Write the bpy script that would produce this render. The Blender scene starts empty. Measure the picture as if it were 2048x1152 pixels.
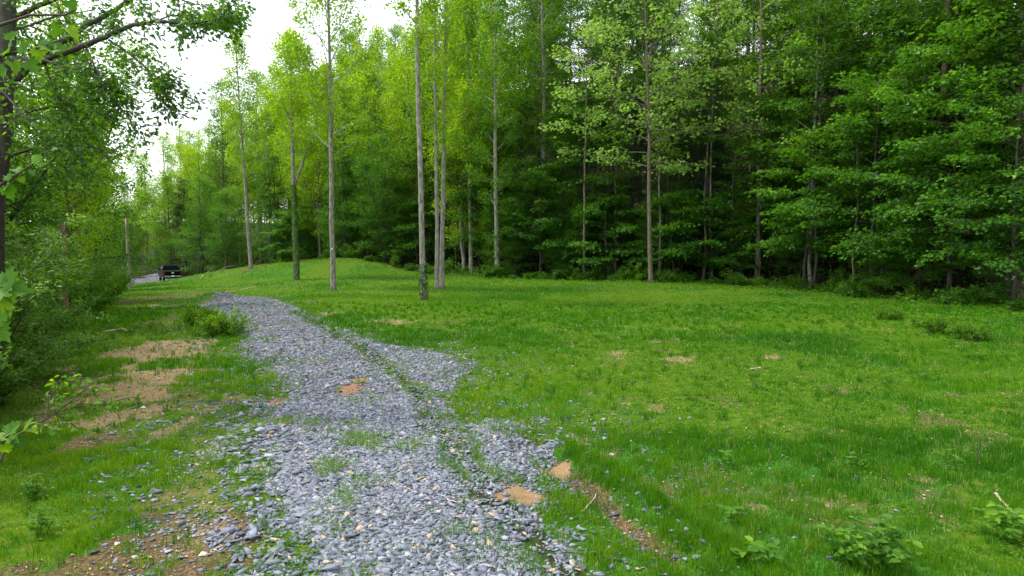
import bpy, math, bmesh
import numpy as np
from mathutils import Vector

SC = bpy.context.scene
COL = SC.collection
R = math.radians
rng = np.random.default_rng(11)

# ------------------------------------------------------------------ camera
CAM_H, FPX, PITCH = 3.0, 1400.0, R(3.9)
cam = bpy.data.cameras.new("camera")
cam.sensor_width = 36.0
cam.lens = FPX / 2048 * 36.0
cam.clip_start, cam.clip_end = 0.1, 2000
camo = bpy.data.objects.new("camera", cam)
COL.objects.link(camo)
camo.location = (0, 0, CAM_H)
camo.rotation_euler = (R(90) - PITCH, 0, 0)
SC.camera = camo
CP, SP = math.cos(PITCH), math.sin(PITCH)


def ray(px, py):
    u = (px - 1024) / FPX
    v = -(py - 576) / FPX
    return np.array([u, CP + v * SP, -SP + v * CP])


def at(px, py, d):
    """point seen at that place of the photo, d metres ahead"""
    r = ray(px, py)
    return np.array([0, 0, CAM_H]) + r * (d / r[1])


# ------------------------------------------------------------------ noise
def _hash(ix, iy, seed):
    h = (ix.astype(np.int64) * 374761393 + iy.astype(np.int64) * 668265263 + seed * 974711) & 0xFFFFFFFF
    h = ((h ^ (h >> 13)) * 1274126177) & 0xFFFFFFFF
    h = h ^ (h >> 16)
    return (h & 0xFFFFFF) / float(0xFFFFFF)


def vnoise(x, y, seed=0):
    ix, iy = np.floor(x), np.floor(y)
    fx, fy = x - ix, y - iy
    fx, fy = fx * fx * (3 - 2 * fx), fy * fy * (3 - 2 * fy)
    a, b = _hash(ix, iy, seed), _hash(ix + 1, iy, seed)
    c, d = _hash(ix, iy + 1, seed), _hash(ix + 1, iy + 1, seed)
    return (a * (1 - fx) + b * fx) * (1 - fy) + (c * (1 - fx) + d * fx) * fy


def fbm(x, y, scale, octv=4, seed=0):
    x, y = np.asarray(x, float) / scale, np.asarray(y, float) / scale
    s, a, t = 0, 1.0, 0
    for i in range(octv):
        s = s + a * vnoise(x, y, seed + i * 17)
        t += a
        a *= 0.5
        x, y = x * 2.03 + 11.3, y * 2.03 + 5.7
    return s / t


def sstep(a, b, x):
    t = np.clip((np.asarray(x, float) - a) / (b - a), 0, 1)
    return t * t * (3 - 2 * t)


def seg_dist(x, y, pts, closed=False):
    """distance to a polyline; signed side of the nearest segment (positive on its left)"""
    x, y = np.asarray(x, float), np.asarray(y, float)
    best = np.full(x.shape, 1e9)
    side = np.zeros(x.shape)
    P = list(pts) + ([pts[0]] if closed else [])
    for (x0, y0), (x1, y1) in zip(P[:-1], P[1:]):
        dx, dy = x1 - x0, y1 - y0
        L = dx * dx + dy * dy + 1e-12
        t = np.clip(((x - x0) * dx + (y - y0) * dy) / L, 0, 1)
        ex, ey = x - (x0 + t * dx), y - (y0 + t * dy)
        d = np.hypot(ex, ey)
        c = dx * ey - dy * ex
        m = d < best - 1e-9
        best = np.where(m, d, best)
        side = np.where(m, np.sign(c), side)
    return best, side


def inside(x, y, pts):
    x, y = np.asarray(x, float), np.asarray(y, float)
    r = np.zeros(x.shape, bool)
    n = len(pts)
    for i in range(n):
        x0, y0 = pts[i]
        x1, y1 = pts[(i + 1) % n]
        c = ((y0 > y) != (y1 > y)) & (x < (x1 - x0) * (y - y0) / (y1 - y0 + 1e-12) + x0)
        r ^= c
    return r


# ------------------------------------------------------------------ terrain
# forest edge, from far left to the right beside the camera (the woods lie on its left side)
EDGE = [(-150, 165), (-80, 116), (-50, 93), (-37, 84), (-25.5, 75), (-16, 69), (-10, 64), (-5, 59.5), (-1, 56), (6.6, 52.5), (16, 47.5),
        (19.3, 40), (21.3, 33.6), (22.7, 29), (24.5, 20), (26, 5), (27, -40)]
# left thicket edge, near to far
LEFT = [(-5.0, -20), (-5.6, 4), (-7.6, 9.5), (-9.3, 13.5), (-12.2, 19), (-15.8, 26), (-19.8, 34), (-25.5, 44), (-33.5, 60), (-44.5, 78), (-56, 92), (-90, 108), (-160, 150)]


def forest_s(x, y):
    d, s = seg_dist(x, y, EDGE)
    return d * s


def left_s(x, y):
    d, s = seg_dist(x, y, LEFT)
    return d * s


def height(x, y, micro=True):
    x, y = np.asarray(x, float), np.asarray(y, float)
    z = -2.05 * sstep(34, 80, y) * sstep(-13, -36, x)
    z = z - 0.5 * sstep(20, 40, y) * sstep(-9, -18, x) * (1 - sstep(40, 70, y))
    s = forest_s(x, y)
    steep = 0.46 * (0.25 + 0.75 * sstep(-60, -8, x))
    sp = np.maximum(s - 1.0, 0)
    z = z + steep * (np.sqrt(sp * sp + 4) - 2) * (1 - 0.45 * sstep(70, 160, sp))
    # mound and bank before the woods
    d, _ = seg_dist(x, y, [(-30, 74), (-23, 69), (-17, 66)])
    z = z + 1.45 * np.exp(-(d / 6.8) ** 2)
    l = left_s(x, y)
    z = z - 1.4 * sstep(1, 14, l)
    z = z + 0.22 * (fbm(x, y, 9, 3, 5) - 0.5) + 0.5 * (fbm(x, y, 30, 2, 9) - 0.5) * sstep(8, 30, np.hypot(x, y))
    if micro:
        z = z + 0.07 * (fbm(x, y, 1.1, 4, 21) - 0.5)
        z = z + road_bump(x, y)
    return z


_T = np.concatenate([np.arange(3, 40, 0.05), np.arange(40, 260, 0.25)])


def ghit(px, py):
    """where the line of sight through that place of the photo meets the ground"""
    r = ray(px, py)
    p = np.array([0, 0, CAM_H])[None] + r[None] * _T[:, None]
    z = height(p[:, 0], p[:, 1], False)
    k = np.argmax(p[:, 2] <= z)
    if p[k, 2] > z[k]:
        k = len(_T) - 1
    return float(p[k, 0]), float(p[k, 1])


def gz(x, y):
    return float(height(np.array([x]), np.array([y]))[0])


def pix(pts):
    return [ghit(*p) for p in pts]


ROAD = pix([(395, 612), (430, 600), (475, 598), (520, 594), (560, 600), (630, 630), (715, 668), (790, 690), (880, 700), (930, 722), (960, 745), (925, 775), (900, 812),
            (910, 845), (1000, 842), (1062, 848), (1095, 890), (1110, 935), (1090, 985), (1090, 1030), (1130, 1085), (1160, 1152), (1200, 1400), (560, 1400),
            (565, 1152), (545, 1060), (545, 980), (505, 915), (500, 850), (545, 812), (545, 780), (500, 735), (482, 695), (468, 655), (440, 630)])
PAD = pix([(300, 549), (330, 545), (372, 562), (418, 573), (388, 585), (372, 577), (335, 569), (300, 562)])
STRIP = pix([(590, 628), (660, 668), (745, 718), (810, 775), (872, 850), (920, 930), (975, 1000), (1060, 1080), (1140, 1152)])
RUT = pix([(1120, 900), (1230, 965), (1330, 1040), (1430, 1100), (1520, 1152), (1800, 1400)])
LANE1 = pix([(400, 1100), (395, 900), (385, 820), (375, 760), (368, 700), (345, 640), (330, 600)])
PILE = ghit(515, 885)
CREST = ghit(430, 602)


def road_bump(x, y):
    ins = inside(x, y, ROAD)
    d, _ = seg_dist(x, y, ROAD, True)
    b = np.where(ins, 0.10 * sstep(0, 0.8, d), 0)
    d2, _ = seg_dist(x, y, STRIP)
    b = b + 0.03 * np.exp(-(d2 / 0.18) ** 2) - 0.015 * np.exp(-((d2 - 0.5) / 0.25) ** 2)
    d3, _ = seg_dist(x, y, RUT)
    b = b + 0.12 * np.exp(-(d3 / 0.22) ** 2) - 0.09 * np.exp(-((d3 - 0.45) / 0.2) ** 2)
    b = b + 0.22 * np.exp(-((x - PILE[0]) ** 2 + (y - PILE[1]) ** 2 * 0.5) / 0.18)
    b = b + 0.45 * np.exp(-((x - CREST[0]) ** 2 / 1.2 + (y - CREST[1]) ** 2 / 2.0))
    return b


# dirt patches: pixel centre, half width and half height in photo pixels, strength, kind (0 tan, 1 orange, 2 brown, 3 mud)
PATCH = [(262, 780, 115, 50, 1.15, 0), (300, 702, 100, 28, 1.0, 0), (220, 840, 75, 30, 1.0, 0), (180, 885, 60, 18, .9, 2), (140, 760, 40, 30, .6, 2), (345, 760, 30, 40, .8, 0), (390, 835, 26, 60, .75, 0), (370, 735, 28, 30, .7, 0),
         (290, 600, 50, 22, .8, 2), (330, 640, 30, 10, .7, 2), (250, 640, 18, 10, .6, 2), (340, 612, 40, 10, .5, 0),
         (340, 1105, 150, 80, 1.2, 2), (180, 1130, 130, 40, .9, 2), (60, 1140, 80, 25, .7, 2), (340, 985, 50, 18, .5, 2), (420, 1060, 40, 30, .6, 2),
         (1035, 990, 56, 26, 1.1, 3), (1105, 938, 36, 16, 1.0, 3), (703, 790, 26, 15, 1.1, 1), (722, 770, 20, 8, .9, 1), (548, 806, 28, 9, 1.0, 1),
         (1358, 718, 38, 11, 0.80, 0), (1240, 708, 30, 8, 0.64, 0), (1340, 682, 40, 5, .6, 0), (1455, 672, 80, 7, .5, 0), (1545, 716, 26, 7, .6, 0), (1580, 675, 40, 5, .4, 0),
         (780, 642, 60, 5, 0.64, 0), (650, 628, 30, 4, .7, 0), (455, 585, 12, 14, .7, 0), (1865, 840, 30, 30, .6, 2), (1905, 790, 28, 12, .6, 2), (1700, 775, 25, 10, .4, 2),
         (1700, 1010, 60, 18, 0.56, 0), (1490, 1010, 55, 25, 0.56, 0), (1320, 820, 22, 10, .6, 0), (1215, 905, 40, 12, .8, 2), (1160, 880, 40, 15, .6, 0), (1850, 960, 30, 8, .6, 0),
         (1540, 850, 70, 14, .35, 2), (1750, 1060, 60, 14, .4, 2), (920, 885, 26, 12, .8, 0), (780, 980, 10, 5, .3, 0), (640, 735, 22, 6, .6, 1), (560, 712, 20, 5, .5, 1),
         (860, 745, 22, 8, .5, 0), (1140, 690, 10, 4, .5, 0), (690, 600, 30, 4, .3, 0), (790, 530, 14, 3, .9, 0), (510, 580, 10, 8, .4, 0)]
PATCH += [(a_, b_, 9, 4, .9, 2) for a_, b_ in ((593, 560), (667, 580), (848, 600), (879, 578), (995, 556), (502, 537), (1302, 565), (1514, 566))]
PW = []
for px, py, rx, ry, st, kd in PATCH:
    cx, cy = ghit(px, py)
    ex, _ = ghit(px + rx, py)
    _, y1 = ghit(px, py - ry)
    _, y2 = ghit(px, py + ry)
    PW.append((cx, cy, abs(ex - cx), max(abs(y1 - y2) / 2, 0.1), st, kd))


def masks(x, y):
    """gravel, dirt (tan), litter, lush grass, orange, brown"""
    n1 = fbm(x, y, 0.7, 4, 31)
    n2 = fbm(x, y, 3.1, 4, 41)
    n3 = fbm(x, y, 0.25, 3, 51)
    d, _ = seg_dist(x, y, ROAD, True)
    sd = np.where(inside(x, y, ROAD), d, -d)
    dist = np.hypot(x, y)
    g = sstep(-0.08, 0.38, sd + (n1 - 0.5) * 1.0 + (n3 - .5) * .3)
    d, _ = seg_dist(x, y, PAD, True)
    sd2 = np.where(inside(x, y, PAD), d, -d)
    g = np.maximum(g, sstep(-0.8, 0.4, sd2 + (n1 - 0.5) * 1.5) * (1 - .75 * sstep(-38.8, -37.2, x) * sstep(80, 78, y)))
    # the old road beyond the pickup
    d, _ = seg_dist(x, y, [(-42.5, 80), (-48.5, 89), (-58, 97), (-80, 108)])
    g = np.maximum(g, sstep(2.6, 1.8, d + (n1 - .5)))
    tan = np.zeros_like(x)
    org = np.zeros_like(x)
    brn = np.zeros_like(x)
    mud = np.zeros_like(x)
    for cx, cy, rx, ry, st, kd in PW:
        q = np.hypot((x - cx) / rx, (y - cy) / ry)
        v = st * sstep(1.35, 0.35, q + (n1 - 0.5) * (2.2 if kd in (0, 2) else 1.0) + (n3 - .5) * 1.0)
        if kd == 0:
            tan = np.maximum(tan, v)
        elif kd == 1:
            org = np.maximum(org, v)
        elif kd == 2:
            brn = np.maximum(brn, v)
        else:
            mud = np.maximum(mud, v)
    d, _ = seg_dist(x, y, STRIP)
    st = sstep(0.42, 0.10, d + (n1 - 0.5) * 0.45)
    brn = np.maximum(brn, .15 * st)
    d, _ = seg_dist(x, y, LANE1)
    tan = np.maximum(tan, 0.45 * sstep(0.6, 0.1, d + (n1 - 0.5) * 0.8))
    d, _ = seg_dist(x, y, RUT)
    brn = np.maximum(brn, .8 * sstep(0.25, 0.05, np.abs(d - 0.42) + (n1 - 0.5) * 0.4))
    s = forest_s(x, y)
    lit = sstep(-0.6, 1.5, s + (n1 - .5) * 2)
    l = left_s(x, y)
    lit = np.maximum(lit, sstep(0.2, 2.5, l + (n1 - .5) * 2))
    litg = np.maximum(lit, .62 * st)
    g = np.clip(g * (1 - np.maximum(np.maximum(org, mud), st * .8)), 0, 1)
    thin = sstep(.60, .72, fbm(x, y, .8, 4, 61)) * (1 - g)
    brn = np.maximum(brn, .48 * thin)
    lush = sstep(0.38, 0.68, n2 + (n1 - .5) * .6 + (n3 - .5) * .2)
    return dict(st=st, litg=litg, g=g, tan=tan, org=org, brn=brn, mud=mud, lit=lit, lush=lush, n1=n1, n2=n2, n3=n3)


# ------------------------------------------------------------------ mesh helpers
class MB:
    """collects verts / faces with a per-vertex tint, builds one mesh"""

    def __init__(s):
        s.v, s.f, s.t, s.n = [], [], [], 0

    def add(s, v, f, tint=0.5):
        v = np.asarray(v, float)
        s.v.append(v)
        s.f += [tuple(int(i) + s.n for i in q) for q in f]
        s.t.append(np.full(len(v), tint) if np.isscalar(tint) else tint)
        s.n += len(v)

    def tube(s, pts, rad, sides=6, tint=0.5, cap=True, seed=0):
        pts = np.asarray(pts, float)
        rad = np.broadcast_to(np.asarray(rad, float), (len(pts),))
        tg = np.gradient(pts, axis=0)
        tg /= np.linalg.norm(tg, axis=1)[:, None] + 1e-9
        ref = np.array([1, 0, 0]) if abs(tg[0][0]) < 0.8 else np.array([0, 1, 0])
        ang = np.arange(sides) * 2 * math.pi / sides
        V = []
        for p, t, r in zip(pts, tg, rad):
            a = np.cross(t, ref)
            a /= np.linalg.norm(a) + 1e-9
            b = np.cross(t, a)
            V.append(p + r * (np.cos(ang)[:, None] * a + np.sin(ang)[:, None] * b))
        V = np.concatenate(V)
        F = []
        for i in range(len(pts) - 1):
            for j in range(sides):
                k = (j + 1) % sides
                F.append((i * sides + j, i * sides + k, (i + 1) * sides + k, (i + 1) * sides + j))
        if cap:
            F.append(tuple(range(sides))[::-1])
            F.append(tuple((len(pts) - 1) * sides + j for j in range(sides)))
        s.add(V, F, tint)

    def box(s, c, h, rot=None, tint=0.5, taper=(1, 1)):
        sx, sy, sz = h
        V = []
        for z in (-1, 1):
            k = taper if z > 0 else (1, 1)
            for x, y in ((-1, -1), (1, -1), (1, 1), (-1, 1)):
                V.append((x * sx * k[0], y * sy * k[1], z * sz))
        V = np.array(V, float)
        if rot is not None:
            V = V @ np.asarray(rot).T
        s.add(V + np.asarray(c, float), [(3, 2, 1, 0), (4, 5, 6, 7), (0, 1, 5, 4), (1, 2, 6, 5), (2, 3, 7, 6), (3, 0, 4, 7)], tint)

    def mesh(s, name, mat, smooth=True):
        me = bpy.data.meshes.new(name)
        me.from_pydata(np.concatenate(s.v).tolist(), [], s.f)
        a = me.attributes.new("tint", 'FLOAT', 'POINT')
        a.data.foreach_set("value", np.concatenate(s.t).astype(np.float32))
        me.materials.append(mat)
        if smooth:
            me.polygons.foreach_set("use_smooth", [True] * len(me.polygons))
        me.update()
        return me


def fast_mesh(name, V, faces_tpl, nper, mat, tint, smooth=False):
    """V (N*nper,3) verts of N copies of one template; faces_tpl list of equal-length index tuples"""
    N = len(V) // nper
    out = []
    starts, tot = [], 0
    loops = []
    per = []
    for q in faces_tpl:
        per.append(len(q))
    tpl = np.concatenate([np.array(q) for q in faces_tpl])
    L = (tpl[None, :] + (np.arange(N) * nper)[:, None]).ravel()
    per = np.tile(np.array(per), N)
    st = np.concatenate([[0], np.cumsum(per)[:-1]])
    me = bpy.data.meshes.new(name)
    me.vertices.add(len(V))
    me.vertices.foreach_set("co", V.astype(np.float32).ravel())
    me.loops.add(len(L))
    me.loops.foreach_set("vertex_index", L.astype(np.int32))
    me.polygons.add(len(per))
    me.polygons.foreach_set("loop_start", st.astype(np.int32))
    if smooth:
        me.polygons.foreach_set("use_smooth", [True] * len(per))
    me.update(calc_edges=True)
    a = me.attributes.new("tint", 'FLOAT', 'POINT')
    a.data.foreach_set("value", np.repeat(tint, nper).astype(np.float32))
    me.materials.append(mat)
    return me


def obj(name, me, parent=None, loc=None):
    o = bpy.data.objects.new(name, me)
    COL.objects.link(o)
    if parent:
        o.parent = parent
    if loc is not None:
        o.location = loc
    return o


def tag(o, label=None, cat=None, group=None, kind=None):
    if label:
        o["label"] = label
    if cat:
        o["category"] = cat
    if group:
        o["group"] = group
    if kind:
        o["kind"] = kind
    return o


def empty(name, loc, rz=0, sc=1.0):
    o = bpy.data.objects.new(name, None)
    COL.objects.link(o)
    o.empty_display_size = 0.3
    o.location = loc
    o.rotation_euler = (0, 0, rz)
    o.scale = (sc, sc, sc)
    return o


# ------------------------------------------------------------------ materials
def nmat(name):
    m = bpy.data.materials.new(name)
    m.use_nodes = True
    nt = m.node_tree
    for n in list(nt.nodes):
        nt.nodes.remove(n)
    out = nt.nodes.new("ShaderNodeOutputMaterial")
    return m, nt, out


def N(nt, t, **kw):
    n = nt.nodes.new(t)
    for k, v in kw.items():
        if k.startswith("in_"):
            n.inputs[k[3:].replace("_", " ")].default_value = v
        else:
            setattr(n, k, v)
    return n


def ramp(nt, fac, stops, interp='LINEAR'):
    r = nt.nodes.new("ShaderNodeValToRGB")
    cr = r.color_ramp
    cr.interpolation = interp
    while len(cr.elements) < len(stops):
        cr.elements.new(0.5)
    for e, (p, c) in zip(cr.elements, stops):
        e.position = p
        e.color = (*c, 1)
    nt.links.new(fac, r.inputs[0])
    return r.outputs[0]


def leaf_mat(name, dark, mid, light, trans=0.4, gloss=0.35, rough=0.5, rand=0.25, straw=None):
    m, nt, out = nmat(name)
    at_ = N(nt, "ShaderNodeAttribute", attribute_name="tint")
    oi = N(nt, "ShaderNodeObjectInfo")
    ma = N(nt, "ShaderNodeMath", operation='MULTIPLY_ADD')
    nt.links.new(oi.outputs["Random"], ma.inputs[0])
    ma.inputs[1].default_value = rand
    ma.inputs[2].default_value = -rand / 2
    ad = N(nt, "ShaderNodeMath", operation='ADD')
    nt.links.new(ma.outputs[0], ad.inputs[0])
    nt.links.new(at_.outputs["Fac"], ad.inputs[1])
    col = ramp(nt, ad.outputs[0], [(0.0, dark), (0.5, mid), (1.0, light)] if straw is None else [(0.0, dark), (0.45, mid), (0.88, light), (0.97, straw)])
    p = N(nt, "ShaderNodeBsdfPrincipled")
    p.inputs["Roughness"].default_value = rough
    p.inputs["Specular IOR Level"].default_value = gloss
    nt.links.new(col, p.inputs["Base Color"])
    tr = N(nt, "ShaderNodeBsdfTranslucent")
    hs = N(nt, "ShaderNodeHueSaturation")
    hs.inputs["Hue"].default_value = 0.485
    hs.inputs["Saturation"].default_value = 1.05
    hs.inputs["Value"].default_value = 1.7
    nt.links.new(col, hs.inputs["Color"])
    nt.links.new(hs.outputs[0], tr.inputs[0])
    mx = N(nt, "ShaderNodeMixShader")
    mx.inputs[0].default_value = trans
    nt.links.new(p.outputs[0], mx.inputs[1])
    nt.links.new(tr.outputs[0], mx.inputs[2])
    nt.links.new(mx.outputs[0], out.inputs[0])
    return m


def bark_mat(name, a, b, c, lich=0.0, scale=6.0):
    m, nt, out = nmat(name)
    tc = N(nt, "ShaderNodeTexCoord")
    mp = N(nt, "ShaderNodeMapping")
    mp.inputs["Scale"].default_value = (scale, scale, scale * 0.22)
    nt.links.new(tc.outputs["Object"], mp.inputs[0])
    n1 = N(nt, "ShaderNodeTexNoise", in_Scale=2.2, in_Detail=5.0, in_Roughness=0.65)
    nt.links.new(mp.outputs[0], n1.inputs["Vector"])
    n2 = N(nt, "ShaderNodeTexNoise", in_Scale=1.3, in_Detail=4.0)
    nt.links.new(tc.outputs["Object"], n2.inputs["Vector"])
    c1 = ramp(nt, n1.outputs[0], [(0.32, a), (0.5, b), (0.72, c)])
    mx = N(nt, "ShaderNodeMix", data_type='RGBA')
    f = ramp(nt, n2.outputs[0], [(0.5, (0, 0, 0)), (0.62, (lich, lich, lich))])
    nt.links.new(f, mx.inputs[0])
    nt.links.new(c1, mx.inputs[6])
    mx.inputs[7].default_value = (0.10, 0.15, 0.06, 1)
    bp = N(nt, "ShaderNodeBump", in_Strength=0.7, in_Distance=0.03)
    nt.links.new(n1.outputs[0], bp.inputs["Height"])
    p = N(nt, "ShaderNodeBsdfPrincipled", in_Roughness=0.9)
    nt.links.new(mx.outputs[2], p.inputs["Base Color"])
    nt.links.new(bp.outputs[0], p.inputs["Normal"])
    nt.links.new(p.outputs[0], out.inputs[0])
    return m


def plain(name, col, rough=0.6, metal=0.0, noise=0.0, nscale=8.0, coat=0.0):
    m, nt, out = nmat(name)
    p = N(nt, "ShaderNodeBsdfPrincipled", in_Roughness=rough, in_Metallic=metal)
    p.inputs["Coat Weight"].default_value = coat
    tc = N(nt, "ShaderNodeTexCoord")
    n1 = N(nt, "ShaderNodeTexNoise", in_Scale=nscale, in_Detail=4.0)
    nt.links.new(tc.outputs["Object"], n1.inputs["Vector"])
    c = ramp(nt, n1.outputs[0], [(0.3, tuple(k * (1 - noise) for k in col)), (0.7, tuple(min(1, k * (1 + noise)) for k in col))])
    nt.links.new(c, p.inputs["Base Color"])
    nt.links.new(p.outputs[0], out.inputs[0])
    return m


M = {}
M['leaf_mid'] = leaf_mat("leaf_mid", (0.024, 0.083, 0.006), (0.062, 0.18, 0.009), (0.15, 0.31, 0.016), 0.45, 0.2)
M['leaf_maple'] = leaf_mat("leaf_maple", (0.018, 0.07, 0.007), (0.052, 0.165, 0.011), (0.14, 0.31, 0.02), 0.40, 0.18)
M['leaf_lime'] = leaf_mat("leaf_lime", (0.08, 0.19, 0.010), (0.18, 0.33, 0.014), (0.33, 0.47, 0.03), 0.5, 0.2)
M['leaf_fresh'] = leaf_mat("leaf_fresh", (0.035, 0.11, 0.007), (0.09, 0.22, 0.010), (0.21, 0.37, 0.02), 0.48, 0.2)
M['leaf_pale'] = leaf_mat("leaf_pale", (0.09, 0.20, 0.025), (0.16, 0.30, 0.045), (0.30, 0.43, 0.09), 0.42, 0.2)
M['leaf_dark'] = leaf_mat("leaf_dark", (0.008, 0.04, 0.007), (0.02, 0.085, 0.011), (0.06, 0.17, 0.018), 0.3)
M['leaf_deep'] = leaf_mat("leaf_deep", (0.014, 0.048, 0.005), (0.034, 0.105, 0.007), (0.09, 0.20, 0.012), 0.38, 0.15)
M['leaf_shrub'] = leaf_mat("leaf_shrub", (0.035, 0.11, 0.008), (0.09, 0.225, 0.016), (0.24, 0.40, 0.06), 0.38, 0.35, 0.4)
M['leaf_near'] = leaf_mat("leaf_near", (0.03, 0.11, 0.010), (0.08, 0.21, 0.015), (0.21, 0.34, 0.02), 0.45, 0.2, 0.5)
M['leaf_cedar'] = leaf_mat("leaf_cedar", (0.012, 0.03, 0.01), (0.022, 0.05, 0.014), (0.045, 0.08, 0.02), 0.1)
M['grass'] = leaf_mat("grass", (0.016, 0.092, 0.005), (0.046, 0.168, 0.006), (0.13, 0.255, 0.008), 0.4, 0.08, 0.6, 0, straw=(0.36, 0.29, 0.15))
M['weed'] = leaf_mat("weed", (0.02, 0.085, 0.008), (0.055, 0.16, 0.010), (0.13, 0.25, 0.012), 0.4, 0.12, 0.6, 0)
M['bark_pale'] = bark_mat("bark_pale", (0.075, 0.068, 0.055), (0.21, 0.195, 0.16), (0.42, 0.40, 0.34), 0.35)
M['bark_brown'] = bark_mat("bark_brown", (0.045, 0.033, 0.024), (0.12, 0.09, 0.065), (0.22, 0.17, 0.125), 0.5)
M['bark_dark'] = bark_mat("bark_dark", (0.015, 0.011, 0.009), (0.04, 0.03, 0.024), (0.085, 0.065, 0.05), 0.4)
M['bark_red'] = bark_mat("bark_red", (0.08, 0.045, 0.03), (0.2, 0.12, 0.08), (0.32, 0.21, 0.15), 0.2)
M['twig'] = plain("twig", (0.05, 0.035, 0.025), 0.85, 0, 0.4, 3)


def stone_mat():
    m, nt, out = nmat("slate_stone")
    a = N(nt, "ShaderNodeAttribute", attribute_name="tint")
    tc = N(nt, "ShaderNodeTexCoord")
    n = N(nt, "ShaderNodeTexNoise", in_Scale=30.0, in_Detail=4.0)
    nt.links.new(tc.outputs["Object"], n.inputs["Vector"])
    c = ramp(nt, a.outputs["Fac"], [(0.0, (0.05, 0.055, 0.07)), (0.35, (0.13, 0.143, 0.178)), (0.65, (0.21, 0.228, 0.275)), (0.84, (0.34, 0.36, 0.40)),
                                    (0.88, (0.36, 0.33, 0.29)), (0.93, (0.36, 0.27, 0.19)), (1.0, (0.42, 0.32, 0.21))])
    mx = N(nt, "ShaderNodeMix", data_type='RGBA', blend_type='MULTIPLY')
    mx.inputs[0].default_value = 0.6
    c2 = ramp(nt, n.outputs[0], [(0.3, (0.62, 0.62, 0.62)), (0.65, (1.15, 1.15, 1.15))])
    nt.links.new(c, mx.inputs[6])
    nt.links.new(c2, mx.inputs[7])
    p = N(nt, "ShaderNodeBsdfPrincipled", in_Roughness=0.8)
    p.inputs["Specular IOR Level"].default_value = 0.25
    nt.links.new(mx.outputs[2], p.inputs["Base Color"])
    nt.links.new(p.outputs[0], out.inputs[0])
    return m


M['stone'] = stone_mat()
M['pale_stone'] = plain("pale_stone", (0.5, 0.46, 0.40), 0.8, 0, 0.25, 25)


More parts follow.
